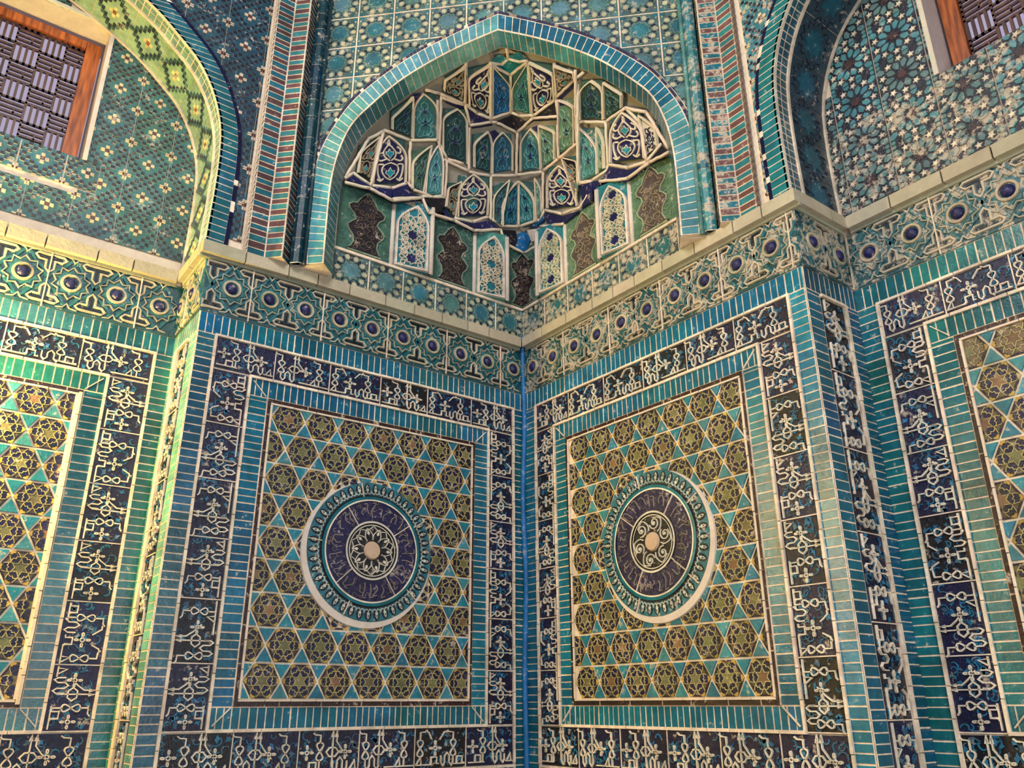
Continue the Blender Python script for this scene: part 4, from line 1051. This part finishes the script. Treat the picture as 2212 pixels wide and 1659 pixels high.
RIBS=[
 [(-0.068,5.389,0.2),(-0.133,5.256,0.592)],
 [(-0.071,5.386,0.219),(0.037,5.408,0.352),(-0.002,5.34,0.618)],
 [(0.037,5.408,0.352),(0.17,5.358,0.193)],
 [(-0.069,5.388,0.205),(-0.006,5.414,0.259),(0.042,5.413,0.214),(0.048,5.412,0.122)],
 [(0.166,5.36,0.19),(0.115,5.38,0.215),(0.042,5.413,0.214)],
 [(-0.272,5.247,0.391),(-0.208,5.247,0.499),(-0.125,5.266,0.583),(-0.001,5.338,0.622),(0.053,5.313,0.638),(0.157,5.261,0.589),(0.33,5.224,0.405)],
 [(-0.471,5.183,0.158),(-0.401,5.213,0.237),(-0.272,5.247,0.391)],
 [(-0.208,5.333,0.119),(-0.269,5.248,0.394),(-0.265,5.186,0.531),(-0.128,5.254,0.603)],
 [(0.339,5.278,0.151),(0.326,5.226,0.407),(0.328,5.171,0.511),(0.151,5.256,0.608),(0.024,5.267,0.754),(-0.097,5.264,0.627),(-0.128,5.254,0.603)],
 [(0.327,5.229,0.398),(0.448,5.202,0.235),(0.516,5.176,0.14)],
 [(-0.397,5.21,0.258),(-0.461,4.998,0.51)],
 [(-0.399,5.206,0.265),(-0.278,5.242,0.397)],
 [(0.466,5.208,0.147),(0.438,5.003,0.57)],
 [(0.027,5.267,0.748),(-0.011,5.055,0.957)],
 [(-0.303,4.957,0.724),(-0.174,4.99,0.838),(-0.011,5.062,0.953),(0.189,4.995,0.849),(0.305,4.997,0.726),(0.44,4.991,0.577)],
 [(-0.452,4.956,0.558),(-0.303,4.961,0.722)],
 [(-0.271,5.175,0.54),(-0.303,4.957,0.724)],
 [(0.319,5.144,0.564),(0.305,4.997,0.726)],
 [(-0.17,4.997,0.838),(-0.186,4.701,0.932)],
 [(0.189,4.995,0.849),(0.173,4.764,0.967)],
 [(0.455,5.086,0.466),(0.432,4.751,0.699)],
 [(-0.39,4.592,0.718),(-0.29,4.626,0.828),(-0.198,4.716,0.918),(-0.125,4.685,0.998),(-0.012,4.737,1.105),(0.148,4.713,1.001),(0.186,4.755,0.954),(0.314,4.635,0.833),(0.442,4.581,0.693),(0.496,4.632,0.639)],
 [(0.433,4.775,0.694),(0.53,4.706,0.597)],
 [(-0.741,4.933,0.193),(-0.613,4.962,0.352),(-0.465,5.038,0.465)],
 [(-0.423,5.189,0.263),(-0.463,5.037,0.47),(-0.423,4.968,0.582)],
 [(-0.614,4.957,0.357),(-0.635,4.712,0.448)],
 [(-0.937,4.542,0.12),(-0.902,4.602,0.156),(-0.825,4.574,0.242),(-0.814,4.573,0.255),(-0.721,4.616,0.361),(-0.641,4.704,0.443),(-0.617,4.674,0.473),(-0.513,4.682,0.585),(-0.454,4.722,0.646)],
 [(-0.423,4.968,0.582),(-0.448,4.717,0.653)],
 [(-0.423,4.968,0.582),(-0.334,4.986,0.67)],
 [(-0.932,4.556,0.123),(-0.824,4.847,0.161),(-0.743,4.929,0.197)],
 [(-0.744,4.924,0.202),(-0.817,4.575,0.251)],
 [(-0.936,4.516,0.124),(-0.823,4.545,0.243),(-0.71,4.529,0.368),(-0.568,4.644,0.527)],
 [(0.475,5.181,0.238),(0.43,4.768,0.699)],
 [(0.463,5.074,0.467),(0.634,4.966,0.359),(0.757,4.938,0.214)],
 [(0.634,4.966,0.359),(0.633,4.733,0.481)],
 [(0.446,4.755,0.683),(0.524,4.709,0.604),(0.628,4.705,0.49),(0.634,4.737,0.481),(0.754,4.607,0.356),(0.858,4.555,0.237),(0.946,4.595,0.14)],
 [(0.757,4.938,0.214),(0.833,4.826,0.215),(0.859,4.571,0.237)],
 [(0.577,4.665,0.55),(0.747,4.535,0.36),(0.87,4.536,0.225),(0.981,4.51,0.108)],
 [(0.757,4.938,0.214),(0.874,4.831,0.144),(0.98,4.533,0.106)],
 [(-0.71,4.54,0.367),(-0.568,4.643,0.527)],
 [(-0.568,4.652,0.527),(-0.529,4.548,0.562),(-0.392,4.573,0.714),(-0.28,4.561,0.835),(-0.127,4.657,0.999),(-0.104,4.56,1.026),(0.02,4.546,1.149),(0.128,4.53,1.032)],
 [(-0.568,4.652,0.527),(-0.445,4.718,0.656)],
 [(0.148,4.66,1.008),(0.224,4.613,0.93),(0.323,4.547,0.82)],
]
def V3(p,dd=0): return FQ0(p[0],p[1],-(p[2]+dd))
def arabesque(mb,W,H,ap,st):
    cr=C(216,202,176,.7) if st!='navydark' else C(150,136,112,.7);tq=C(18,132,148);w=.0085
    A=lambda y: .5+(ap-.5)*max(0,(y-.45)/.55)
    def P(u,y): return (W*(A(y)+(u)),H*y)
    s=1 if W>.1 else .8
    for m in (1,-1):
        lim=.40
        mb.ribbon(smooth([P(m*.02,.48),P(m*.16,.56),P(m*.20,.66),P(m*.10,.76),P(0,.83)],4),w,.015,.006,cr)
        mb.ribbon(smooth([P(-m*.02,.44),P(m*.20,.38),P(m*.26,.27),P(m*.16,.14),P(0,.07)],4),w,.015,.006,cr)
        mb.ribbon(smooth([P(m*.12,.52),P(m*.3,.48),P(m*lim,.52),P(m*.36,.6)],4),w*1.3,.015,.006,cr)
        mb.ribbon(smooth([P(m*.2,.66),P(m*.33,.64),P(m*.36,.72),P(m*.24,.78)],4),w*1.3,.015,.006,cr)
        mb.ribbon(smooth([P(m*.22,.4),P(m*.38,.40),P(m*lim,.30),P(m*.36,.16),P(m*.28,.06)],4),w*1.3,.015,.006,cr)
        mb.ribbon(smooth([P(m*.2,.1),P(m*.3,.05),P(m*lim,.10)],4),w*1.3,.015,.006,cr)
    for y in (.83,.87,.91): mb.ribbon(circ(*P(0,y),W*.035 if y<.9 else W*.025,8),.005,.015,.006,cr,True)
    for (yc,k) in ((.63,1),(.22,1.1)):
        q=[(0,.09),(.05,.03),(.10,.045),(.11,-.01),(.055,-.035),(.03,-.06),(0,-.09),(-.03,-.06),(-.055,-.035),(-.11,-.01),(-.10,.045),(-.05,.03)]
        mb.poly([P(a*k,yc+b*k) for a,b in q],.013,jit(tq,.15),.006,.001);mb.ribbon([P(a*k*1.12,yc+b*k*1.12) for a,b in q],.0035,.014,.006,jit(cr,.2),True)
def scrolls(mb,W,H,ap,base,dark):
    lc=tuple(min(1,c*2.4+.03) for c in base[:3])+(1,)
    A=lambda y:.5+(ap-.5)*max(0,(y-.5)/.5)
    def P(u,y): return (W*(A(y)+u),H*y)
    for m in (1,-1):
        for (yc,r) in ((.2,.2),(.5,.2),(.72,.13)):
            mb.ribbon(smooth([P(0,yc+r*.8),P(m*r,yc+r*.4),P(m*r*1.1,yc-r*.2),P(m*r*.5,yc-r*.6),P(m*r*.3,yc-r*.1)],4),.006,.012,.005,lc)
        mb.ribbon(smooth([P(m*.3,.1),P(m*.2,.3),P(m*.34,.42),P(m*.22,.58)],4),.005,.011,.005,lc)
        mb.ribbon([P(0,.08),P(m*.25,.05),P(m*.36,.1)],.005,.011,.005,lc)
    for y in (.34,.62):
        mb.poly([P(0,y+.08),P(.05,y+.02),P(.10,y+.03),P(.05,y-.03),P(0,y-.05),P(-.05,y-.03),P(-.10,y+.03),P(-.05,y+.02)],.012,C(26,26,84),.005)
STY=dict(navy=(20,20,66),navydark=(15,17,30),navywhite=(206,196,176),dark=(24,30,34),teal=(52,104,104),tealdark=(22,60,64),blue=(14,84,128),bluedark=(20,78,96),green=(76,108,90),greendark=(46,76,68))
CELLS=dict(
 a=('top muqarnas cell left of the arch apex, one navy and one bright blue pane',),
 b=('top muqarnas cell right of the arch apex, one turquoise and one navy pane',),
 c=('small dark muqarnas cell tucked under the arch, left of the top navy pane',),
 d=('small dark muqarnas cell tucked under the arch, right of the top navy pane',),
 e=('turquoise muqarnas cell under the left shoulder of the arch',),
 f=('deep dark teal muqarnas cell left of the central twin arches',),
 g=('twin-arched teal and blue muqarnas cell left of the central white rib',),
 h=('twin-arched turquoise and green muqarnas cell right of the central white rib',),
 i=('tall narrow green muqarnas cell right of the central twin arches',),
 j=('dark green scrolled muqarnas cell under the right shoulder of the arch',),
 k=('navy arabesque muqarnas cell at the far left of the vault',),
 l=('turquoise muqarnas cell with navy buds between the two left navy arabesque cells',),
 m=('navy arabesque muqarnas cell left of the lowest hanging cell',),
 n=('lowest hanging muqarnas cell with a bright blue repair, above the room corner',),
 o=('navy arabesque muqarnas cell right of the lowest hanging cell',),
 p=('turquoise and green muqarnas cell between the two right navy arabesque cells',),
 q=('navy arabesque muqarnas cell at the far right of the vault',))
roots={}
for c,(lab,) in CELLS.items():
    ps=[p for q in PANES if q[0]==c for p in q[4]];m=[sum(p[i] for p in ps)/len(ps) for i in range(3)]
    roots[c]=thing('muqarnas_cell',lab,'muqarnas cell',V3(m,.03),'painted cells of the muqarnas vault')
for (c,st,ap,sp,q) in PANES:
    P=[V3(p) for p in q];f=quadF(P);W=(math.dist(P[0],P[1])+math.dist(P[2],P[3]))/2;H=(math.dist(P[0],P[3])+math.dist(P[1],P[2]))/2
    g=lambda u,v,h:f(u/W,v/H,h)
    mb=MB(g,True);b=STY[st];base=C(*b)
    hood=C(48,86,84) if 'green' not in st else C(84,110,92)
    mb.rect(0,0,W,H,.0,jit(hood,.2),-.02)
    out=[(u*W,v*H) for u,v in arch_out(8,ap,sp)];ins=[(W*.5+(u-W*.5)*.93,H*.015+v*.965) for u,v in out]
    gl=.6 if st=='navywhite' else 1
    mb.poly(ins,.006,jit(base[:3]+(gl,),.12),-.0)
    if st in('navy','navydark','dark'): arabesque(mb,W,H,ap,'navydark' if st!='navy' else st)
    elif st=='navywhite':
        for m in range(26):
            x=R.uniform(.15,.8)*W;y=R.uniform(.06,.7)*H;r=R.uniform(.008,.02);an=R.uniform(0,6);s=R.choice((-1,1))
            mb.ribbon([(x+r*(1-.1*j)*math.cos(an+s*j*.7),y+r*(1-.1*j)*math.sin(an+s*j*.7)) for j in range(7)],.007,.011,.006,C(26,26,60) if R.random()<.8 else C(20,120,140))
    else: scrolls(mb,W,H,ap,base,'dark' in st)
    pane=mb.build('glazed_pane',M_TILE,roots[c])
    rb=MB(g,True);rc=C(214,196,170,.15);dk='dark' in st
    rb.ribbon(out[1:]+out[:1],.013 if not dk else .011,.020,-.0,jit(rc,.08),False)
    rb.build('plaster_arch_rib',M_PLAIN,roots[c])
CC=dict(navy=(24,24,74),ink=(22,20,34),teal=(12,116,126),bright=(6,92,150),chip=(206,194,180))
by={}
for c,col,P in CONSOLES: by.setdefault(c,[]).append((col,P))
for c,L in by.items():
    for col,P in L:
        mb=MB()
        pts=[V3(p) for p in P];back=[V3(p,.05) for p in P]
        a=Vector(pts[0]);n=(Vector(pts[1])-a).cross(Vector(pts[2])-a);view=Vector((-1,-1,-.6))
        if n.dot(view)<0: pts=pts[::-1];back=back[::-1]
        if col=='stripe':
            m0=[(Vector(pts[0])+(Vector(pts[-1])-Vector(pts[0]))*k/6) for k in range(7)];m1=[(Vector(pts[1])+(Vector(pts[2])-Vector(pts[1]))*k/6) for k in range(7)]
            for k in range(6): mb.raw([m0[k],m1[k],m1[k+1],m0[k+1]],CREAM if k%2 else INK)
            mb.build('striped_tip',M_TILE,roots[c]);continue
        cc=jit(C(*CC[col],1 if col!='chip' else 0),.15);mb.raw(pts,cc)
        k=len(pts)
        for i in range(k):
            j=(i+1)%k;mb.raw([pts[i],back[i],back[j],pts[j]],cc)
        mb.build('glazed_console' if col!='chip' else 'bare_plaster_patch',M_TILE,roots[c])
# plaster ribs of the vault and the plaster shell behind the cells
t=thing('vault_ribs','network of white plaster ribs between the muqarnas cells','ribs',V3((0,5,.6)))
mb=MB()
for L in RIBS:
    P=[V3(p) for p in L]
    for i in range(len(P)-1):
        a,b=Vector(P[i]),Vector(P[i+1]);k=max(2,int((b-a).length/.03))
        mb.tube3([a+(b-a)*j/k+Vector((R.uniform(-.002,.002),R.uniform(-.002,.002),R.uniform(-.002,.002))) for j in range(k+1)],.0105,jit(C(218,200,176,.15),.05),7)
mb.build('plaster_rib',M_PLAIN,t,True)
def sqw(z):
    if z>=5.425:return .02
    for i in range(len(SQI)-1):
        if SQI[i][1]<=z<=SQI[i+1][1]:
            k=(z-SQI[i][1])/max(1e-6,SQI[i+1][1]-SQI[i][1]);return SQI[i][0]+(SQI[i+1][0]-SQI[i][0])*k
    return .985
mb=MB();NT,NZ=40,30
def sv(i,j):
    z=4.57+(5.47-4.57)*(1-(1-j/NZ)**1.5);k=min(max((z-4.55)/.92,0),1);q=math.sqrt(max(0,1-k*k));w=max(sqw(z),.02)+.03;x=-1+2*i/NT
    g=(1-.5*k)*(1-abs(x))+.5*k*math.sqrt(max(0,1-x*x))
    return FQ0(CT+x*(w+.02),z,-(.072+1.08*q*g+.03))
for i in range(NT):
    for j in range(NZ): mb.raw([sv(i,j),sv(i+1,j),sv(i+1,j+1),sv(i,j+1)],C(150,142,126,.1))
o=mb.build('vault_shell',M_PLAIN,None,True);o['kind']='structure'
# ================================================================= WINDOWS
def window(name,F,sg,d,label):
    t=bpy.data.objects.new(name,None);COL.objects.link(t);t.location=F(sg*NC,WZ0,-.1);t['kind']='structure'
    FW=lambda s,v,h:F(s,v,h-.155)
    o=MB(F);c0,c1=sg*NC-WH,sg*NC+WH
    # plastered reveal
    pl=C(206,192,186,.05);dep=-.30
    for (a,b) in (((c0,WZ0),(c0,WZ1)),((c1,WZ0),(c1,WZ1)),((c0,WZ1),(c1,WZ1))):
        n=10
        for i in range(n):
            p=(a[0]+(b[0]-a[0])*i/n,a[1]+(b[1]-a[1])*i/n);q=(a[0]+(b[0]-a[0])*(i+1)/n,a[1]+(b[1]-a[1])*(i+1)/n)
            qd=[F(*p,.006),F(*p,dep),F(*q,dep),F(*q,.006)];o.raw(qd if a[0]==b[0]==c0 else qd[::-1],pl)
    w=.022
    o.rect(c0-w,WZ0,c0+.001,WZ1+w,.012,jit(PLAS),0);o.rect(c1-.001,WZ0,c1+w,WZ1+w,.012,jit(PLAS),0);o.rect(c0,WZ1-.001,c1,WZ1+w,.012,jit(PLAS),0)
    # rounded upper corners
    for sx,cx in ((1,c0),(-1,c1)):
        r=.06;o.poly([(cx,WZ1),(cx,WZ1-r)]+[(cx+sx*(r-r*math.cos(k/6*PI/2)),WZ1-r+r*math.sin(k/6*PI/2)) for k in range(1,7)],.010,PLAS,-.06)
    o.raw([F(c0,WZ0,0),F(c1,WZ0,0),F(c1,WZ0+.10,dep),F(c0,WZ0+.10,dep)],PLAS)
    o.build('plaster_reveal',M_PLAIN,t)
    fr=MB(FW);fw=.082;zb=WZ0+.06
    q0,q1,zt=c0+.014,c1-.014,WZ1-.03
    fr.rect(q0,zb,q0+fw,zt,.0,BROWN,-.06,.003);fr.rect(q1-fw,zb,q1,zt,.0,BROWN,-.06,.003)
    fr.rect(q0+fw,zt-.055,q1-fw,zt,-.003,BROWN,-.06,.003);fr.rect(q0+fw,zb,q1-fw,zb+.04,-.003,BROWN,-.06,.003)
    fr.build('wooden_frame',M_WOOD,t)
    # basket-weave lattice
    la=MB(FW);x0,x1,y0,y1=q0+fw,q1-fw,zb+.04,zt-.055;L=.124;b=.0125;h0,h1=-.042,-.026
    nx,ny=int((x1-x0)/L)+1,int((y1-y0)/L)+1
    def bar(a,c,e,f_):
        a,e=max(a,x0),min(e,x1);c,f_=max(c,y0),min(f_,y1)
        if e-a>.002 and f_-c>.002: la.rect(a,c,e,f_,h1,BROWN,h0)
    for i in range(nx):
        for j in range(ny):
            X,Y=x0+i*L,y0+j*L
            if (i+j)%2==0:
                for k in range(4): bar(X,Y+k*L/4-.001,X+L,Y+k*L/4+b)
                bar(X,Y,X+b*.8,Y+L);bar(X+L*.62,Y+L*.25,X+L*.62+b*.7,Y+L*.5)
            else:
                for k in range(4): bar(X+k*L/4-.001,Y,X+k*L/4+b,Y+L)
                bar(X,Y,X+L,Y+b*.8)
    la.build('lattice',M_LATT,t)
window('window_1',FC,-1,DC,'');window('window_2',FD,1,DD,'')
# ================================================================= LIGHT
def area_light(name,loc,target,size,energy,col,size_y=None):
    d=bpy.data.lights.new(name,'AREA');d.energy=energy;d.size=size;d.color=col
    if size_y:d.shape='RECTANGLE';d.size_y=size_y
    o=bpy.data.objects.new(name,d);COL.objects.link(o);o.location=loc
    v=Vector(target)-Vector(loc);o.rotation_euler=v.to_track_quat('-Z','Y').to_euler();return o
area_light('ceiling_lamp',(-3.3,-2.6,5.6),(-.4,-.8,2.8),1.2,122,(1,.96,.93))
area_light('doorway_daylight',(-2.2,-5.8,2.2),(-.6,0,2.6),1.8,118,(.86,.93,1))
d=bpy.data.lights.new('niche_floor_lamp','POINT');d.energy=240;d.color=(1,.76,.24);d.shadow_soft_size=.06
o=bpy.data.objects.new('niche_floor_lamp',d);COL.objects.link(o);o.location=(-3.42,.16,3.05)
w=bpy.data.worlds.new('daylight');scene.world=w;w.use_nodes=True;wn=w.node_tree;bg=wn.nodes['Background']
gt=wn.nodes.new('ShaderNodeTexCoord');vm=wn.nodes.new('ShaderNodeVectorMath');vm.operation='DOT_PRODUCT';vm.inputs[1].default_value=(.7,.7,0);wn.links.new(gt.outputs['Generated'],vm.inputs[0])
cr=wn.nodes.new('ShaderNodeValToRGB');cr.color_ramp.elements[0].position=.05;cr.color_ramp.elements[0].color=(.215,.23,.27,1);cr.color_ramp.elements[1].position=.4;cr.color_ramp.elements[1].color=(.44,.39,.54,1)
wn.links.new(vm.outputs['Value'],cr.inputs[0]);wn.links.new(cr.outputs[0],bg.inputs[0]);bg.inputs[1].default_value=1.0
# ================================================================= CAMERA
cd=bpy.data.cameras.new('camera');cam=bpy.data.objects.new('camera',cd);COL.objects.link(cam);scene.camera=cam
f_px,yaw,pit,rol=1756.17,.9268,.3743,-.0032
cd.sensor_fit='HORIZONTAL';cd.sensor_width=36;cd.lens=36*f_px/2212;cd.clip_start=.05
fw=Vector((math.cos(pit)*math.cos(yaw),math.cos(pit)*math.sin(yaw),math.sin(pit)));r=Vector((math.sin(yaw),-math.cos(yaw),0));upv=r.cross(fw)
r2=r*math.cos(rol)+upv*math.sin(rol);u2=-r*math.sin(rol)+upv*math.cos(rol)
from mathutils import Matrix
M=Matrix((r2,u2,-fw)).transposed().to_4x4();M.translation=Vector((-3.0677,-3.9608,1.5996));cam.matrix_world=M
scene.view_settings.view_transform='Standard';scene.view_settings.look='None';scene.view_settings.exposure=0;scene.view_settings.gamma=1
